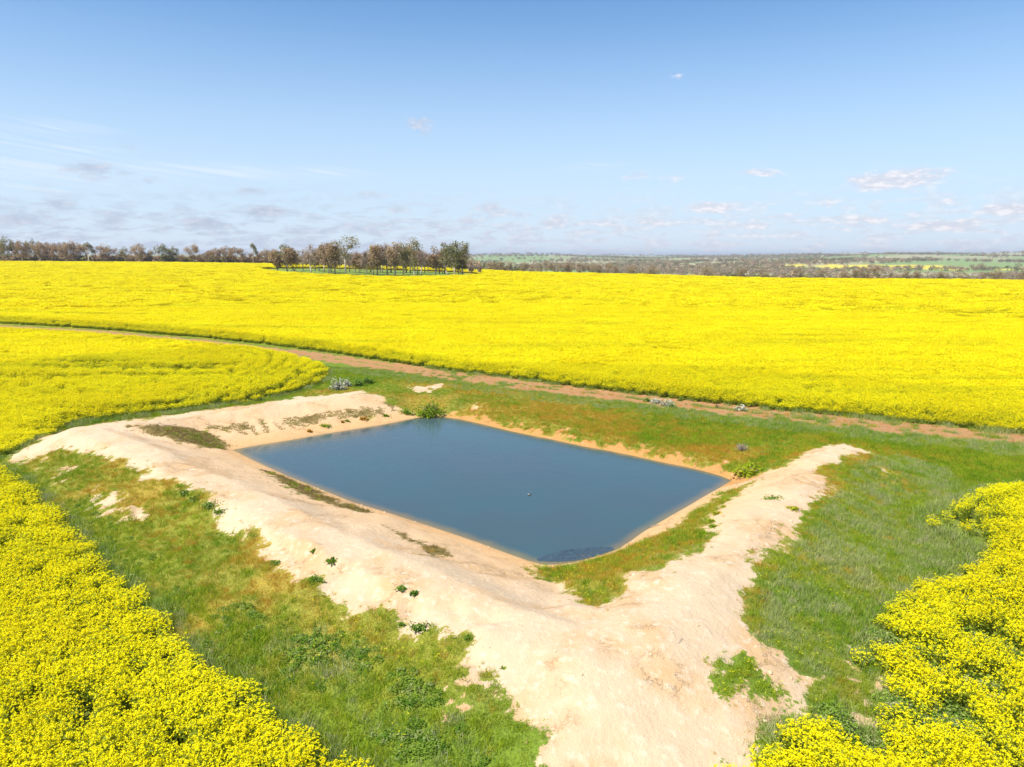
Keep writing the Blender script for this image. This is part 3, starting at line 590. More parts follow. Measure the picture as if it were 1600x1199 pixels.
X, Y, dw, di, tr, dr, gr, bk, ru, crp = [v[k] for v in (X, Y, dw, di, tr, dr, gr, bk, ru, crp)]
rgp = sdf(RG_P, X, Y); wdp = sdf(WEED_P, X, Y); lg = sdf(LOWG, X, Y); nz = fbm(X / 1.6, Y / 1.6, 55, 3); nz2 = fbm(X / .8, Y / .8, 57, 3)
ty = np.zeros(len(X), int)                                   # 0 green 1 dry 2 grey 3 weed
ty[ru < dr * 1.05] = 1
gg = (ru > .62) & (gr > .75); ty[gg & (ty == 0)] = 2
m_ = (rgp < 0) & (ru < .25 + .9 * sst(.38, .6, nz)); ty[m_ & (nz2 > .33)] = 2; ty[(rgp < 0) & ~m_] = 0
m_ = wdp < (nz - .5) * 3; ty[m_] = np.where(nz2[m_] > .50, 3, np.where(ru[m_] < .4, 2, 0)); m_ = lg < (nz - .5) * 2; ty[m_] = np.where(ru[m_] < .8, 0, 3)
dk = (X < 6) & (Y < 50) & (bk > 8.2) & (dr < .3); ty[dk] = np.where(rs.uniform(0, 1, len(X))[dk] < .5, 3, 0); ty[(crp < .9) & (ru < .7) & ~dk] = 0; ty[(crp < .45) & (ru < .5)] = 2; edge_t = crp < .45
sz = .75 + .7 * nz; sz = sz * np.clip(.45 + (di) * 1.1, .45, 1.0); sz *= np.where(ty == 1, .85, 1); sz *= np.where((rgp < 0), 1.05, 1) * np.where((wdp < 0), 1.25, 1)
sz = np.where(edge_t, sz * 1.7, sz); sz = np.where(di < 0, sz * .75, sz); ty[(di < 0) & (ru < .6)] = 1
sz *= np.where(bk < 7, .8, 1) * (1 - .35 * sst(50, 70, Y))
_b = np.minimum.reduce([sdf(LIN, X, Y), sdf(ISL[0], X, Y), sdf(ISL[2], X, Y), sdf(ISL[6], X, Y)]) < .4; ty[_b & (ru < .85)] = 4; ty[(tr < 3.2) & (tr > 0) & (di > .3) & (bk > 3) & (rs.uniform(0, 1, len(X)) < .5)] = 2
Z = height(X, Y)
for t_, nm, lab, ss, cat in ((0, 'green_grass', 'short bright green grass around the dam and along the track verge', TG, 'grass'), (1, 'drying_grass', 'orange and yellow drying grass on the bank slopes', TD, 'grass'),
                             (2, 'seeding_grass', 'pale grey green seeding grass beside the right bank and verges', TY, 'grass'), (4, 'brown_ground_mats', 'low brown olive mats of dry plants on the inner bank slopes', TB, 'ground cover'), (3, 'leafy_weeds', 'dark green leafy weeds at the foot of the near bank', TW, 'weeds')):
    k = ty == t_; scatter(nm, np.stack([X[k], Y[k], Z[k]], 1), ss, None, np.stack([np.ones(k.sum()) * 1.1, np.ones(k.sum()) * 1.1, np.ones(k.sum())], 1) * sz[k][:, None], 50 + t_, lab, cat); print(nm, k.sum())
gx_, gy_ = jgrid(5, 40, 14, 45, .16, 88); k = np.zeros(len(gx_), bool)
for (c0, w_, s_, an) in RGAP:
    t = rad(an); u = (gx_ - c0[0]) * math.cos(t) + (gy_ - c0[1]) * math.sin(t); v = -(gx_ - c0[0]) * math.sin(t) + (gy_ - c0[1]) * math.cos(t); k |= (u / w_) ** 2 + (v / s_) ** 2 < 1.7
k &= sdf(RIGF, gx_, gy_) < 0; gx_, gy_ = gx_[k], gy_[k]; n_k = len(gx_)
scatter('crop_gap_weeds', np.stack([gx_, gy_, height(gx_, gy_)], 1), [rosette(9, .40, 130, .045, M_GREY), rosette(8, .45, 130, .05, M_WEED)], None, np.random.RandomState(1).uniform(.6, 1.2, n_k), 59, 'grey green leafy weeds filling the gaps in the right corner crop', 'weeds')
# yellow daisies in the right hand grass, small soil clods and stones on the bank
mb = MB(); mb.quads(rquads(RS.normal(0, .03, (3, 3)) * [1, 1, .1] + [0, 0, .20], .026, 1.0)); mb.quads(blades(np.zeros((3, 3)), RS.normal(0, .04, (3, 3)) * [1, 1, 0] + [0, 0, .23], .01), 1)
fl = src('daisy', mb, [M_PET, M_STEM]); k = ((di > 0) & (fbm(X / 1.5, Y / 1.5, 91, 2) > .60) & (rs.uniform(0, 1, len(X)) < .30) & (bk > 2)) | ((sdf(ISL[7], X, Y) < .2) & (X < 10.6) & (rs.uniform(0, 1, len(X)) < .75))
scatter('wild_daisies', np.stack([X[k], Y[k], Z[k]], 1), [fl], None, None, 61, 'tiny yellow wild flowers dotted through the green grass', 'wildflowers')
def rock(i, mt):
    import bmesh
    bm = bmesh.new(); bmesh.ops.create_icosphere(bm, subdivisions=1, radius=.5); r_ = random.Random(i)
    for v in bm.verts: v.co *= r_.uniform(.7, 1.25); v.co.z *= .6
    me = bpy.data.meshes.new('clod'); bm.to_mesh(me); bm.free(); me.materials.append(mt); return bpy.data.objects.new('clod', me)
M_CLOD = leafmat('soil_clods', (.56, .40, .24), (.64, .47, .30), (.42, .27, .14), 2.0, 0, .8)
X2, Y2 = jgrid(-34, 34, 16, 70, .22, 77); dw2, di2, tr2, dr2, gr2, bk2 = surf(X2, Y2); rs = np.random.RandomState(3)
en = np.exp(-((di2 + .15) / .35) ** 2); far2 = sst(1.2, .2, dw2)
k = (dw2 > .05) & (di2 < .08) & (rs.uniform(0, 1, len(X2)) < .10 + .5 * en * sst(.45, .6, fbm(X2 / 2, Y2 / 2, 12, 2)) + .25 * far2)
X2 = X2[k]; Y2 = Y2[k]; s2 = np.exp(rs.normal(-3.25, .55, len(X2))); scatter('soil_clods', np.stack([X2, Y2, height(X2, Y2)], 1), [rock(i, M_CLOD) for i in range(4)], rs.uniform(0, 6.28, (len(X2), 3)) * [.1, .1, 1], np.clip(s2, .015, .2), 62, 'loose clods and pebbles of pale soil on the bank', 'soil')
print('clods', len(X2))
#TREES
ORD = ['zeroth', 'first', 'second', 'third', 'fourth', 'fifth', 'sixth', 'seventh', 'eighth', 'ninth', 'tenth', 'eleventh', 'twelfth', 'thirteenth', 'fourteenth', 'fifteenth', 'sixteenth', 'seventeenth', 'eighteenth', 'nineteenth', 'twentieth']
TENS = {20: 'twenty', 30: 'thirty', 40: 'forty', 50: 'fifty', 60: 'sixty'}; TENTH = {20: 'twentieth', 30: 'thirtieth', 40: 'fortieth', 50: 'fiftieth', 60: 'sixtieth'}
def ordw(n): return ORD[n] if n <= 20 else (TENTH[n] if n % 10 == 0 else TENS[n // 10 * 10] + '-' + ORD[n % 10])
# kinds of gum: (leaf material, bark, clumps, leaves per clump, leaf size, clump radius, fork height, share of twigs)
STY = {'olive': (M_OLIVE, M_BARK, 13, 110, .42, .155, .30, .0), 'brown': (M_BROWN, M_BARK, 15, 100, .42, .155, .28, .2), 'dark': (M_BROWN, M_BARKD, 16, 110, .42, .16, .28, .1),
       'twig': (M_PINK, M_BARK, 13, 40, .26, .17, .30, 1.0), 'tuft': (M_OLIVE, M_BARK, 7, 130, .36, .13, .45, .0), 'forked': (M_OLIVE, M_BARK, 9, 90, .38, .13, .18, .15), 'bush': (M_BROWN, M_BARKD, 16, 90, .42, .2, .12, .25)}
def gum(root, H, W_, sty, seed, lean=0.0, centres=None):
    W_ = W_ * 1.22
    lm, bm_, nc, nl, ls, cr, fk, tw = STY[sty]; rs = np.random.RandomState(seed); T = MB(); C = MB()
    R0 = .022 * H + .05; fork = np.array([lean * H * .4 + rs.normal(0, .02 * H), rs.normal(0, .02 * H), fk * H * rs.uniform(.85, 1.15)])
    T.tube([(0, 0, -.3), (fork[0] * .3, fork[1] * .4, fork[2] * .5), tuple(fork)], [R0 * 1.15, R0 * .9, R0 * .75], 7)
    cs = []
    if centres is not None: cs = [np.array([a * W_ * .5, b * W_ * .5, c * H]) for a, b, c in centres]
    else:
        lo = fk + .02 if sty != 'bush' else .22
        for i in range(nc):
            zf = rs.uniform(lo, .93 - cr * .5); rm = math.sqrt(max(.05, 1 - ((zf - .62) / .42) ** 2)) * (W_ * .5 - cr * H * .55); a = rs.uniform(0, 6.28); rr = max(rm, .1) * math.sqrt(rs.uniform(.1, 1))
            cs.append(np.array([rr * math.cos(a) + lean * H * zf, rr * math.sin(a), zf * H]))
        cs.append(np.array([lean * H * .9 + rs.normal(0, .05) * W_, 0, H * (1 - cr * .75)]))
    nlimb = 4; hubs = []
    for j in range(nlimb):
        a = j * 6.28 / nlimb + rs.uniform(-.5, .5); h = np.array([fork[0] + math.cos(a) * W_ * .15, fork[1] + math.sin(a) * W_ * .15, fork[2] + H * rs.uniform(.12, .25)])
        hubs.append(h); T.tube([tuple(fork - [0, 0, .15]), tuple((fork + h) / 2 + rs.normal(0, .02 * H, 3)), tuple(h)], [R0 * .55, R0 * .42, R0 * .36], 5)
    for c in cs:
        h = min(hubs, key=lambda q: np.linalg.norm((q - c)[:2]) + abs(q[2] - c[2]) * .3); mid = (h + c) / 2 + rs.normal(0, .03 * H, 3)
        T.tube([tuple(h), tuple(mid), tuple(c)], [R0 * .34, R0 * .22, R0 * .08], 4)
        r = cr * H * rs.uniform(.75, 1.25); n = nl
        if tw > 0:
            k = int(60 * tw); d = rs.normal(0, 1, (k, 3)); d[:, 2] += .6; d /= np.linalg.norm(d, axis=1)[:, None]
            C.quads(blades(np.repeat(c[None] - [0, 0, r * .5], k, 0), c + d * r * rs.uniform(.7, 1.25, k)[:, None] * [1, 1, .9], .085, rs))
        d = rs.normal(0, 1, (n, 3)); d /= np.linalg.norm(d, axis=1)[:, None]; rad_ = r * rs.uniform(.25, 1.0, n) ** .6
        sub = rs.normal(0, .22 * r, (7, 3))[rs.randint(0, 7, n)]
        C.quads(rquads(c + d * rad_[:, None] * [1, 1, .72] + sub, rs.uniform(.6, 1.25, n) * ls, .2, rs))
        for q in range(3):
            e = c + rs.normal(0, r * .5, 3) * [1, 1, .6]; T.tube([tuple(mid * .3 + c * .7), tuple(e)], [R0 * .09 + .015, .015], 3)
    T.build('trunk', bm_, root, True); C.build('crown', lm, root)
def place(px, top, Y):
    X, _y = at(px, top, Y); z0 = float(height(np.array([X]), np.array([Y]))[0]); d = ray(px, top); zt = CAM_H + d[2] / d[1] * Y; return X, z0, zt - z0
# ---- the grove in the far field: (px, top py, distance, width in px, kind, lean, what it looks like)
GR = [(434, 391, 294, 18, 'bush', -.15, 'low brown bushy gum leaning left at the left end of the grove'), (447, 381, 297, 30, 'olive', -.12, 'broad olive crowned gum above a leaning trunk at the left end of the grove'),
 (462, 385, 288, 22, 'bush', -.3, 'brown gum with thin trunk leaning left behind fallen branches in the grove'), (472, 389, 319, 20, 'twig', .0, ''), (484, 380, 281, 22, 'twig', -.05, 'thin pinkish gum with a bright bent white trunk in the left part of the grove'),
 (497, 387, 312, 20, 'brown', 0, ''), (504, 380, 299, 18, 'brown', .03, ''), (512, 379, 288, 18, 'brown', .0, ''), (521, 378, 280, 18, 'dark', 0, 'dark trunked gum just left of the tallest tree of the grove'),
 (538, 369, 278, 34, 'tuft', .0, 'tallest gum of the grove with separate round olive leaf clumps'), (530, 392, 324, 16, 'twig', 0, ''), (553, 391, 302, 17, 'twig', .05, 'nearly bare pinkish gum in the dip right of the tallest tree'), (563, 397, 329, 12, 'brown', 0, ''),
 (572, 390, 294, 16, 'twig', -.08, ''), (582, 384, 286, 18, 'brown', .05, ''), (588, 380, 282, 17, 'dark', .0, ''), (596, 384, 312, 18, 'twig', 0, ''), (604, 378, 284, 22, 'twig', 0, ''),
 (616, 378, 279, 22, 'dark', 0, 'dark full crowned gum in the middle of the right half of the grove'), (629, 376, 294, 22, 'olive', 0, ''), (640, 381, 319, 18, 'brown', 0, ''), (646, 371, 279, 20, 'forked', .0, 'tall narrow gum with a bright pale trunk rising above the right half of the grove'),
 (657, 387, 290, 18, 'twig', 0, ''), (668, 396, 334, 14, 'brown', 0, ''), (680, 386, 294, 20, 'brown', 0, ''), (691, 392, 319, 16, 'twig', 0, ''), (699, 377, 290, 22, 'forked', -.15, 'gum with several bright trunks leaning left near the right end of the grove'),
 (709, 375, 286, 26, 'olive', .0, 'wide olive crowned gum with forked white limbs at the right end of the grove'), (722, 377, 294, 15, 'tuft', .08, 'gum with small stacked leaf tufts on the right shoulder of the grove'),
 (720, 403, 291, 16, 'olive', 0, 'small round green tree under the right end of the grove'), (737, 405, 300, 14, 'twig', 0, 'small bare tree standing alone right of the grove'), (748, 412, 316, 9, 'twig', 0, 'tiny bare sapling just right of the small bare tree beside the grove')]
for _px, _tp in ((447, 396), (491, 391), (516, 388), (545, 395), (560, 396), (578, 389), (593, 386), (610, 384), (634, 385), (652, 388), (663, 392), (686, 391), (694, 388), (716, 392)): GR.append((_px, _tp, 300 + (_px * 7) % 28, 17, ('brown', 'twig', 'dark', 'twig')[_px % 4], 0, ''))
DESC = {'olive': 'olive gum', 'brown': 'brownish gum', 'dark': 'dark brown gum', 'twig': 'twiggy pinkish gum', 'tuft': 'tufted olive gum', 'forked': 'pale forked gum', 'bush': 'low bushy gum'}
for i, (px, top, Y, w, sty, lean, lab) in enumerate(sorted(GR)):
    X, z0, H = place(px, top, Y); r = empty('gum_tree', (X, Y, z0 - .05))
    cen = [(-.62, 0, .80), (-.35, .3, .72), (-.1, -.2, .62), (.25, 0, .90), (.62, .1, .93), (.80, -.1, .80), (.45, 0, .74), (0, .2, .50), (-.3, 0, .55)] if 'tallest gum' in lab else None
    gum(r, H, w * Y / F, sty, 500 + i, lean, cen)
    tag(r, lab or '%s, %s from the left in the grove in the field' % (DESC[sty], ordw(i + 1)), 'tree', 'gum trees in the grove')
# ---- lines of gums beyond the crest: a few trees modelled once, then copied one by one
def proto(sty, seed, H=12.0, W_=9.0):
    r = empty('gum_tree', (0, 0, 0)); gum(r, H, W_, sty, seed); return r
def copy_tree(o, loc, rz, sc):
    c = o.copy(); SC.collection.objects.link(c); c.location = loc; c.rotation_euler = (0, 0, rz); c.scale = sc
    for ch in o.children:
        k = ch.copy(); SC.collection.objects.link(k); k.parent = c
    return c
PRO = {'brown': [proto('brown', 700 + i) for i in range(3)], 'olive': [proto('olive', 710 + i) for i in range(2)], 'bush': [proto('bush', 720 + i, 12, 11) for i in range(3)], 'dark': [proto('dark', 730)], 'twig': [proto('twig', 740 + i) for i in range(2)], 'tuft': [proto('tuft', 750, 12, 7)]}
PW = {'bush': 11, 'tuft': 7}
used = {}
def line(trees, group, phrase, seed):
    rs = random.Random(seed)
    for i, t in enumerate(sorted(trees)):
        px, top, w, sty, dY = t[:5]; lab = t[5] if len(t) > 5 else ''
        u = ray(px, 405); a_ = math.atan2(u[0], u[1]); rc = float(np.interp(a_, CR_AZ, CR_R)) * math.cos(a_); Y = rc + dY
        X, z0, H = place(px, top, Y); j = used.get(sty, 0); used[sty] = j + 1; p = PRO[sty][j % len(PRO[sty])]
        s = w * Y / F / PW.get(sty, 9.0); loc = (X, Y, z0 - .2); sc = (s, s, H / 12.0)
        if j < len(PRO[sty]): o = p; o.location = loc; o.scale = sc; o.rotation_euler = (0, 0, rs.uniform(0, 6.28))
        else: o = copy_tree(p, loc, rs.uniform(0, 6.28), sc)
        tag(o, lab or '%s, %s from the left %s' % (DESC[sty], ordw(i + 1), phrase), 'tree', group)
L1 = [(-8, 376, 24, 'brown', 30), (7, 370, 22, 'olive', 20, 'tall thin gum near the left edge standing above the tree line'), (20, 377, 22, 'brown', 40), (31, 375, 22, 'brown', 22), (41, 376, 18, 'bush', 45), (50, 373, 20, 'olive', 30), (60, 377, 20, 'brown', 24), (72, 377, 22, 'brown', 36), (83, 379, 18, 'brown', 26),
      (92, 378, 22, 'brown', 40), (101, 377, 20, 'brown', 24), (113, 376, 26, 'brown', 26), (124, 381, 20, 'brown', 36), (136, 378, 18, 'tuft', 22, 'open tufted gum just right of the dense stand on the left horizon'), (147, 396, 14, 'bush', 30), (163, 382, 30, 'dark', 24, 'dark rounded gum standing apart, right of the dense stand on the left horizon'),
      (181, 397, 12, 'bush', 26), (194, 386, 17, 'olive', 26), (204, 397, 12, 'bush', 24), (216, 379, 24, 'brown', 22), (233, 390, 12, 'dark', 30), (245, 398, 14, 'bush', 30), (253, 380, 24, 'olive', 24), (271, 385, 17, 'olive', 30), (285, 396, 14, 'bush', 28),
      (301, 381, 22, 'brown', 20, 'gum with broad crown on one straight white trunk on the horizon left of the grove'), (311, 395, 16, 'bush', 30), (326, 391, 16, 'brown', 26), (336, 386, 20, 'brown', 22), (352, 384, 22, 'brown', 26), (366, 385, 22, 'brown', 24), (384, 392, 20, 'bush', 26), (394, 379, 13, 'tuft', 22, 'gum with a small round crown on a tall trunk just left of the grove'),
      (405, 394, 16, 'brown', 30), (416, 389, 20, 'brown', 26), (426, 388, 20, 'brown', 36)]
line(L1, 'gum trees along the left horizon', 'on the horizon left of the grove', 3)
L2 = [(766, 408, 16, 'bush', 90), (772, 408, 20, 'bush', 70), (792, 406, 22, 'bush', 80, 'round brown tree near the left end of the row seen over the crest'), (822, 409, 22, 'bush', 70), (843, 409, 14, 'bush', 80), (856, 406, 14, 'brown', 70), (869, 409, 18, 'bush', 80), (882, 408, 20, 'bush', 64), (890, 408, 18, 'bush', 84),
      (908, 409, 18, 'bush', 70), (924, 411, 18, 'bush', 80), (936, 412, 16, 'bush', 64), (952, 409, 12, 'brown', 76), (962, 414, 14, 'bush', 64), (975, 414, 18, 'twig', 80), (986, 412, 18, 'bush', 66), (1004, 415, 16, 'twig', 84), (1018, 414, 22, 'bush', 66), (1032, 417, 14, 'twig', 90),
      (1068, 420, 18, 'twig', 90), (1086, 417, 18, 'twig', 110), (1104, 416, 20, 'bush', 120), (1122, 417, 18, 'twig', 100), (1140, 415, 20, 'twig', 130), (1158, 417, 18, 'bush', 110), (1176, 419, 18, 'twig', 90), (1194, 420, 18, 'bush', 100), (1212, 418, 20, 'twig', 120), (1230, 420, 18, 'twig', 100),
      (1248, 418, 20, 'bush', 130), (1266, 419, 20, 'twig', 110), (1284, 419, 20, 'bush', 120), (1302, 421, 20, 'twig', 90), (1320, 420, 20, 'bush', 110), (1338, 418, 22, 'bush', 90), (1354, 415, 24, 'bush', 80), (1372, 415, 22, 'brown', 70), (1386, 416, 22, 'twig', 64, 'pale limbed bare gum near the middle of the right horizon row'),
      (1400, 417, 22, 'twig', 70), (1416, 420, 20, 'bush', 90), (1434, 421, 20, 'bush', 100), (1452, 422, 20, 'twig', 90), (1470, 422, 22, 'bush', 110), (1488, 422, 20, 'twig', 90), (1506, 423, 22, 'bush', 100), (1524, 424, 20, 'twig', 90), (1542, 423, 22, 'bush', 110), (1560, 421, 22, 'bush', 120), (1580, 422, 22, 'twig', 100), (1600, 423, 22, 'bush', 100)]
line(L2, 'gum trees beyond the right part of the field', 'in the horizon row right of the grove', 4)
# ---- far woodland nobody could count
def blob(i, m, tall):
    rs = np.random.RandomState(600 + i); mb = MB(); n = 70; d = rs.normal(0, 1, (n, 3)); d /= np.linalg.norm(d, axis=1)[:, None]; c = d * (rs.uniform(.3, 1, n) ** .5)[:, None] * [.55, .55, .36] + [0, 0, .62]
    c += rs.normal(0, .10, (6, 3))[rs.randint(0, 6, n)]; mb.quads(rquads(c, rs.uniform(.10, .24, n), .2, rs))
    for k in range(3): x = rs.normal(0, .12, 2); mb.tube([(x[0] * .4, x[1] * .4, -.05), (x[0], x[1], .6)], [.03, .015], 3, 1)
    return src('distant_gum', mb, [m, M_BARK])
WD = [blob(0, M_BROWN, 1), blob(1, M_OLIVE, 1), blob(2, M_OLIVE, 1), blob(3, M_BROWN, 1)]
pts = []; scs = []
for y0_, y1_, sp, sc0 in ((430, 700, 8, 8.5), (700, 1200, 11, 10), (1200, 2400, 17, 12), (2400, 4500, 30, 14), (4500, 8000, 60, 20)):
    X, Y = jgrid(-y1_ * 1.0, y1_ * 1.0, y0_, y1_, sp, 5 + y0_); Zb = height(X, Y); r = np.hypot(X, Y); a_ = np.arctan2(X, Y); rc = np.interp(a_, CR_AZ, CR_R)
    k = (r > rc + 40) & (a_ > -.3)
    n1_ = fbm(X / 120, Y / 70, 92, 3); n2_ = fbm(X / 420, Y / 160, 93, 3); k &= (n1_ * .5 + n2_ * .5 + (.06 if y0_ < 700 else 0)) > (.51 if y0_ < 700 else .555 if y0_ < 2400 else .57)
    for P_ in PADS: k &= ~((sdf(P_, X, Y) < 8) & (vn(X / 25, Y / 25, 4) < .93))
    px_ = 800 + X / Y * F * .985; k &= ~((px_ > 1030) & (px_ < 1062) & (Y > 430) & (Y < 560))
    X = X[k]; Y = Y[k]; pts.append(np.stack([X, Y, Zb[k] - .3], 1)); scs.append(np.random.RandomState(y0_).uniform(.6, 1.15, len(X)) * sc0)
X, Y = jgrid(-520, 10, 330, 640, 3.6, 8); r = np.hypot(X, Y); a_ = np.arctan2(X, Y); rc = np.interp(a_, CR_AZ, CR_R); k = (a_ < -.06) & (r > rc + 32) & (r < rc + 85) & (np.random.RandomState(4).uniform(0, 1, len(X)) < .85)
X = X[k]; Y = Y[k]; pts.append(np.stack([X, Y, height(X, Y) - .3], 1)); scs.append(np.random.RandomState(6).uniform(4.6, 7.2, len(X)) + (r[k] - rc[k] - 32) * .05)
scs = np.concatenate(scs); pts = np.concatenate(pts)
scatter('distant_woodland', pts, WD, None, np.stack([scs, scs, scs * .8], 1), 70, 'far brown woodland and scrub covering the valley and hills behind the fields', 'woodland'); print('wood', len(pts))
# ------------------------------------------------------------------ shrubs, reeds, weeds, debris around the dam
def shrub(px, py, wpx, hpx, m, label, cat, name, n=420, ls=.075, stem=M_WOOD, twig=0, seed=0):
    x, y, z = onground(px, py); dist = math.hypot(x, y); Wd = wpx * dist / F; Hh = hpx * dist / F; rs = np.random.RandomState(800 + seed); r = empty(name, (x, y, z - .02)); mb = MB(); sb = MB()
    d = rs.normal(0, 1, (n, 3)); d[:, 2] = np.abs(d[:, 2]); d /= np.linalg.norm(d, axis=1)[:, None]; lob = rs.uniform(.35, 1.35, 40)[(np.arctan2(d[:, 1], d[:, 0]) * 6 + 19).astype(int) % 40]
    c = d * (rs.uniform(.15, 1, n) ** .5 * lob)[:, None] * [Wd / 2, max(Wd * .38, .1), Hh] + [0, 0, .03]; mb.quads(rquads(c, rs.uniform(.6, 1.3, n) * ls, .2, rs, 1.4))
    if twig: mb = MB(); k = twig; dd = rs.normal(0, 1, (k, 3)); dd[:, 2] = np.abs(dd[:, 2]) + .3; dd /= np.linalg.norm(dd, axis=1)[:, None]; mb.quads(blades(np.zeros((k, 3)), dd * [Wd / 2, Wd / 2, Hh] * rs.uniform(.6, 1.1, (k, 1)), .03, rs))
    for k in range(6): a = rs.uniform(0, 6.28); sb.tube([(0, 0, -.05), (math.cos(a) * Wd * .12, math.sin(a) * Wd * .12, Hh * .35), (math.cos(a) * Wd * .3, math.sin(a) * Wd * .25, Hh * .7)], [.025, .018, .008], 4)
    mb.build('foliage' if not twig else 'twigs', m, r); sb.build('stems', stem, r); return tag(r, label, cat)
shrub(528, 609, 26, 17, M_SILV, 'silvery grey shrub at the tip of the canola beside the left bank', 'shrub', 'silver_shrub', 700, .10, seed=1)
shrub(541, 604, 18, 12, M_SILV, 'paler silvery shrub touching the right side of the first silvery shrub', 'shrub', 'silver_shrub', 420, .09, seed=2)
shrub(560, 604, 20, 14, M_WEED, 'grey green shrub between the silvery shrubs and the darker one', 'shrub', 'green_shrub', 420, .09, seed=3)
shrub(575, 600, 20, 12, M_WEED, 'darker green shrub at the right end of the row near the left bank', 'shrub', 'green_shrub', 420, .09, seed=4)
shrub(670, 652, 46, 26, M_GREEN, 'rounded green reedy bush at the far corner of the pond', 'bush', 'reed_bush', 900, .10, seed=5)
shrub(672, 641, 20, 12, M_OLIVE, 'small dark bush in the middle of the reedy bush at the pond corner', 'bush', 'dark_bush', 420, .09, seed=6)
shrub(635, 647, 22, 9, M_GREEN, 'low green clump on the shore left of the reedy bush', 'bush', 'green_clump', 300, .09, seed=7)
shrub(1025, 631, 20, 9, M_SILV, 'whitish shrub at the left of the pale pair beside the track', 'shrub', 'white_shrub', 400, .08, seed=8)
shrub(1044, 635, 24, 10, M_SILV, 'wider whitish shrub at the right of the pale pair beside the track', 'shrub', 'white_shrub', 500, .08, seed=9)
shrub(1011, 628, 10, 7, M_WEED, 'small dark green bush just left of the pale pair beside the track', 'bush', 'green_bush', 200, .08, seed=10)
shrub(1051, 638, 14, 6, M_WEED, 'dark green bush below the right end of the pale shrubs', 'bush', 'green_bush', 200, .08, seed=11)
shrub(1062, 627, 8, 6, M_WEED, 'small green bush on the far edge of the track right of the pale shrubs', 'bush', 'green_bush', 160, .08, seed=12)
shrub(1156, 642, 20, 8, M_SILV, 'lone whitish shrub by the track further right', 'shrub', 'white_shrub', 380, .08, seed=13)
shrub(1120, 637, 7, 4, M_OLIVE, 'tiny dark tuft in the middle of the track', 'tuft', 'dark_tuft', 90, .07, seed=14)
shrub(1159, 705, 30, 15, M_WOOD, 'dead leafless pale bush standing in yellow grass above the right pond corner', 'bush', 'dead_bush', twig=110, seed=15)
shrub(1172, 740, 56, 14, M_GREEN, 'bright green reed clump by the right corner of the pond', 'reeds', 'reed_clump', 900, .10, seed=16)
for i, (px, py, w, h, lab) in enumerate([(288, 772, 14, 10, 'small green weed clump at the upper edge of grass under the bank'), (308, 782, 22, 12, 'green weed clump beside the small upper one below the bank edge'), (328, 792, 26, 14, 'large dark green weed clump at the bare edge of the near bank'), (343, 802, 20, 12, 'green weed clump at the lower right of the large dark one'),
    (520, 878, 20, 9, 'green weed clump alone on bare soil of the near bank'), (492, 862, 14, 7, 'tiny green weed on bare soil left of the lone clump'), (492, 908, 30, 12, 'green weed clump in the grass notch under the lone clump'), (430, 882, 18, 8, 'weed clump on the grass edge left of the notch'),
    (655, 984, 30, 22, 'leafy green weed bush on pale soil under the crumbling edge'), (627, 978, 10, 7, 'small weed just left of the leafy weed bush'), (648, 929, 14, 9, 'bright green tuft on the pale soil above the leafy weed bush'), (628, 921, 16, 8, 'bright green tuft left of its twin on the pale soil'), (735, 998, 18, 10, 'green weed clump at the right tip of the grass beside the dirt'),
    (785, 1046, 10, 6, 'tiny lone weed on bare dirt right of the grass tip'), (1208, 780, 30, 6, 'flat green mat of weed on the right bank top')]):
    shrub(px, py, w * 1.15, h * .6, M_WEED, lab, 'weed', 'weed_clump', 300, .05, M_STEM, seed=30 + i)
for i, (px, py, w, h, lab) in enumerate([(508, 667, 15, 5, 'oval green cushion plant lowest on the left inner bank'), (535, 661, 5, 3, 'smallest green cushion beside the left shoreline'), (542, 659, 8, 3, 'small green cushion right of the smallest one'), (567, 656, 14, 5, 'dark oval cushion plant midway along the left shore'), (603, 651, 14, 4, 'flat cushion plant near the left end of the reedy corner'), (483, 675, 8, 3, 'small cushion plant near the water at the left shore'),
    (1110, 817, 14, 5, 'small flat tussock on the top inner edge of the right bank'), (1120, 804, 16, 5, 'flat tussock just above its twin on the right bank'), (1115, 824, 12, 4, 'flat tussock lowest of the group on the right bank'), (1131, 793, 8, 3, 'tiny tussock highest of the group on the right bank'), (1100, 836, 18, 5, 'broad tussock at the outer edge of the right bank grass'), (1237, 796, 22, 4, 'thin dry mat near the outer edge of the right bank')]):
    shrub(px, py, w, h, M_DRY if i % 2 else M_GREEN, lab, 'tussock', 'tussock', 220, .07, M_STEM, seed=60 + i)
# fallen branches at the left end of the grove
def branch(name, px, py, L, rz, lab, rad0=.12):
    x, y, z = onground(px, py) if py > 445 else (lambda q: (q[0], q[1], float(height(np.array([q[0]]), np.array([q[1]]))[0])))(at(px, py, 287 + (460 - px) * .25))
    rs = np.random.RandomState(int(px)); mb = MB(); mb.tube([(-L / 2, 0, rad0), (-L * .1, rs.normal(0, .05 * L), rad0 * 1.4), (L / 2, rs.normal(0, .08 * L), rad0 * 2)], [rad0, rad0 * .8, rad0 * .3], 6)
    for k in range(5): t = rs.uniform(-.3, .45) * L; mb.tube([(t, 0, rad0), (t + rs.uniform(.05, .2) * L, rs.normal(0, .15 * L), rad0 + abs(rs.normal(0, .12 * L)))], [rad0 * .4, rad0 * .1], 4)
    o = mb.build(name, M_WOOD, None, True); o.location = (x, y, z); o.rotation_euler = (0, 0, rz); return tag(o, lab, 'fallen wood')
branch('fallen_log', 448, 427, 6, .3, 'pale fallen log lying at the left end of the grove', .25); branch('fallen_branch', 462, 429, 5, -.4, 'fallen branch lying under the leaning trees of the grove', .2)
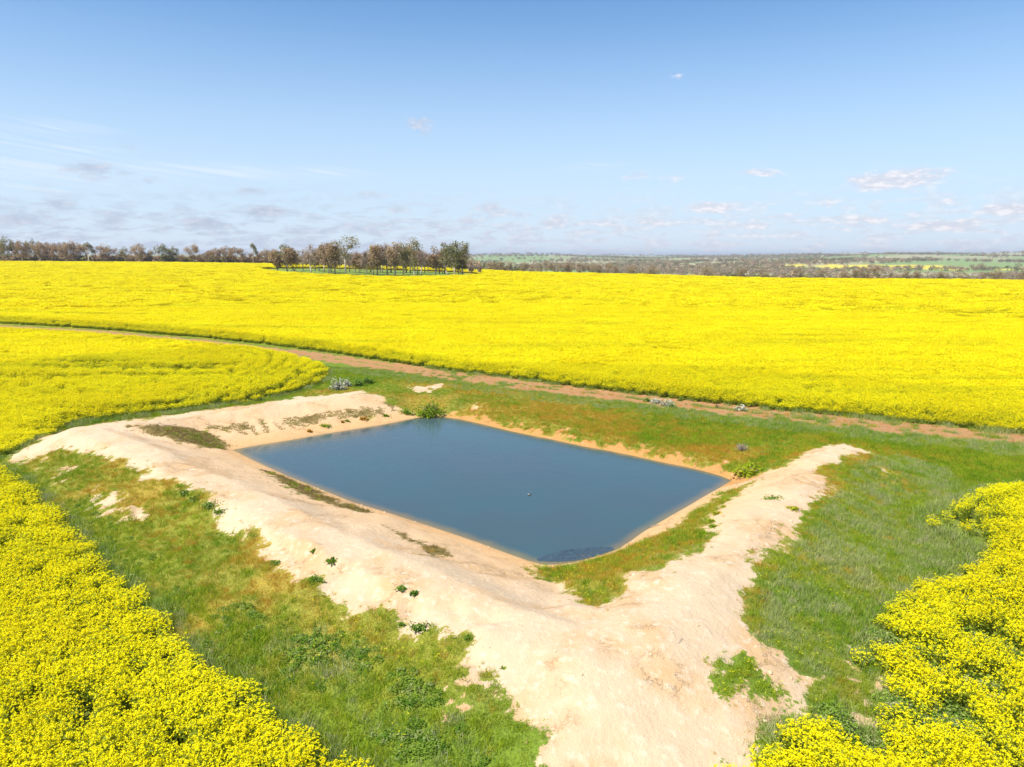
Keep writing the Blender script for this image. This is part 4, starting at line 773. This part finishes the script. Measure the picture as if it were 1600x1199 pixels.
branch('twig', 1061, 1003, .5, .9, 'short dark twig lying on the open pale dirt of the near corner', .012); branch('stick', 1024, 823, .55, .3, 'dark stick at the waterline on the right shore', .03)
# dark water weed in the near corner of the pond
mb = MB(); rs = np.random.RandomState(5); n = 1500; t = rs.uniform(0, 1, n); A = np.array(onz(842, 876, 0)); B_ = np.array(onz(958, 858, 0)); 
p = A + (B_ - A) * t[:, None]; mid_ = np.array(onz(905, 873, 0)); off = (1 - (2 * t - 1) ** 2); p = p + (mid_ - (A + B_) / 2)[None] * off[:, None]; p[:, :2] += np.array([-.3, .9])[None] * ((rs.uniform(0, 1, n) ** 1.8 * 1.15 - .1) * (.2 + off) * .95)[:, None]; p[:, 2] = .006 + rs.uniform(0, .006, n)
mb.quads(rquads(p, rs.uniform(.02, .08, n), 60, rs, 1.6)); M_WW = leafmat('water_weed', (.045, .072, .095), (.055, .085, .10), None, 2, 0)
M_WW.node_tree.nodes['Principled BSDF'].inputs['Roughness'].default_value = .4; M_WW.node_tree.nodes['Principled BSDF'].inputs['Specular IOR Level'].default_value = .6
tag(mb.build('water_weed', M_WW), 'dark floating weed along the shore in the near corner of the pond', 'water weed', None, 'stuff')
# duck on the water
x, y, _z = onz(827, 774, 0); r = empty('duck', (x, y, 0), .4); r.scale = (.5, .5, .5); M_DK = leafmat('duck_feathers', (.10, .075, .055), (.18, .14, .10), None, 9, 0); M_DW = leafmat('pale_feathers', (.5, .48, .44), (.6, .58, .52), None, 9, 0)
mb = MB(); mb.tube([(-.27, 0, .13), (-.2, 0, .10), (-.08, 0, .07), (.08, 0, .07), (.16, 0, .10), (.19, 0, .17), (.20, 0, .23), (.25, 0, .25), (.31, 0, .235)], [.01, .05, .09, .095, .06, .032, .036, .034, .008], 10); mb.build('body', M_DK, r, True)
mb = MB(); 
for s_ in (-1, 1): mb.tube([(-.2, .05 * s_, .13), (-.05, .08 * s_, .12), (.1, .06 * s_, .12)], [.01, .035, .01], 8)
mb.build('wings', M_DW, r, True); tag(r, 'small dark duck with pale wings floating in the middle of the pond', 'duck')
# ------------------------------------------------------------------ haze
zmin = float(ZZ.min()) - 1; mb = MB(); a, b_, c, d, e, f = -10500, 10500, -3600, 15500, zmin, 75.0
mb.add([(a, c, e), (b_, c, e), (b_, d, e), (a, d, e), (a, c, f), (b_, c, f), (b_, d, f), (a, d, f)], [(0, 3, 2, 1), (4, 5, 6, 7), (0, 1, 5, 4), (1, 2, 6, 5), (2, 3, 7, 6), (3, 0, 4, 7)])
m = bpy.data.materials.new('haze'); m.use_nodes = True; m.node_tree.nodes.clear(); g = NT(m.node_tree); o_ = g.new('ShaderNodeOutputMaterial'); pv = g.new('ShaderNodeVolumePrincipled'); g.l.new(pv.outputs[0], o_.inputs['Volume'])
pv.inputs['Color'].default_value = (.88, .92, 1, 1); pv.inputs['Density'].default_value = 1.15e-4; pv.inputs['Anisotropy'].default_value = .2
tag(mb.build('haze', m), None, None, None, 'stuff'); print('zmax', max(ZZ.max(), 0), zmin)
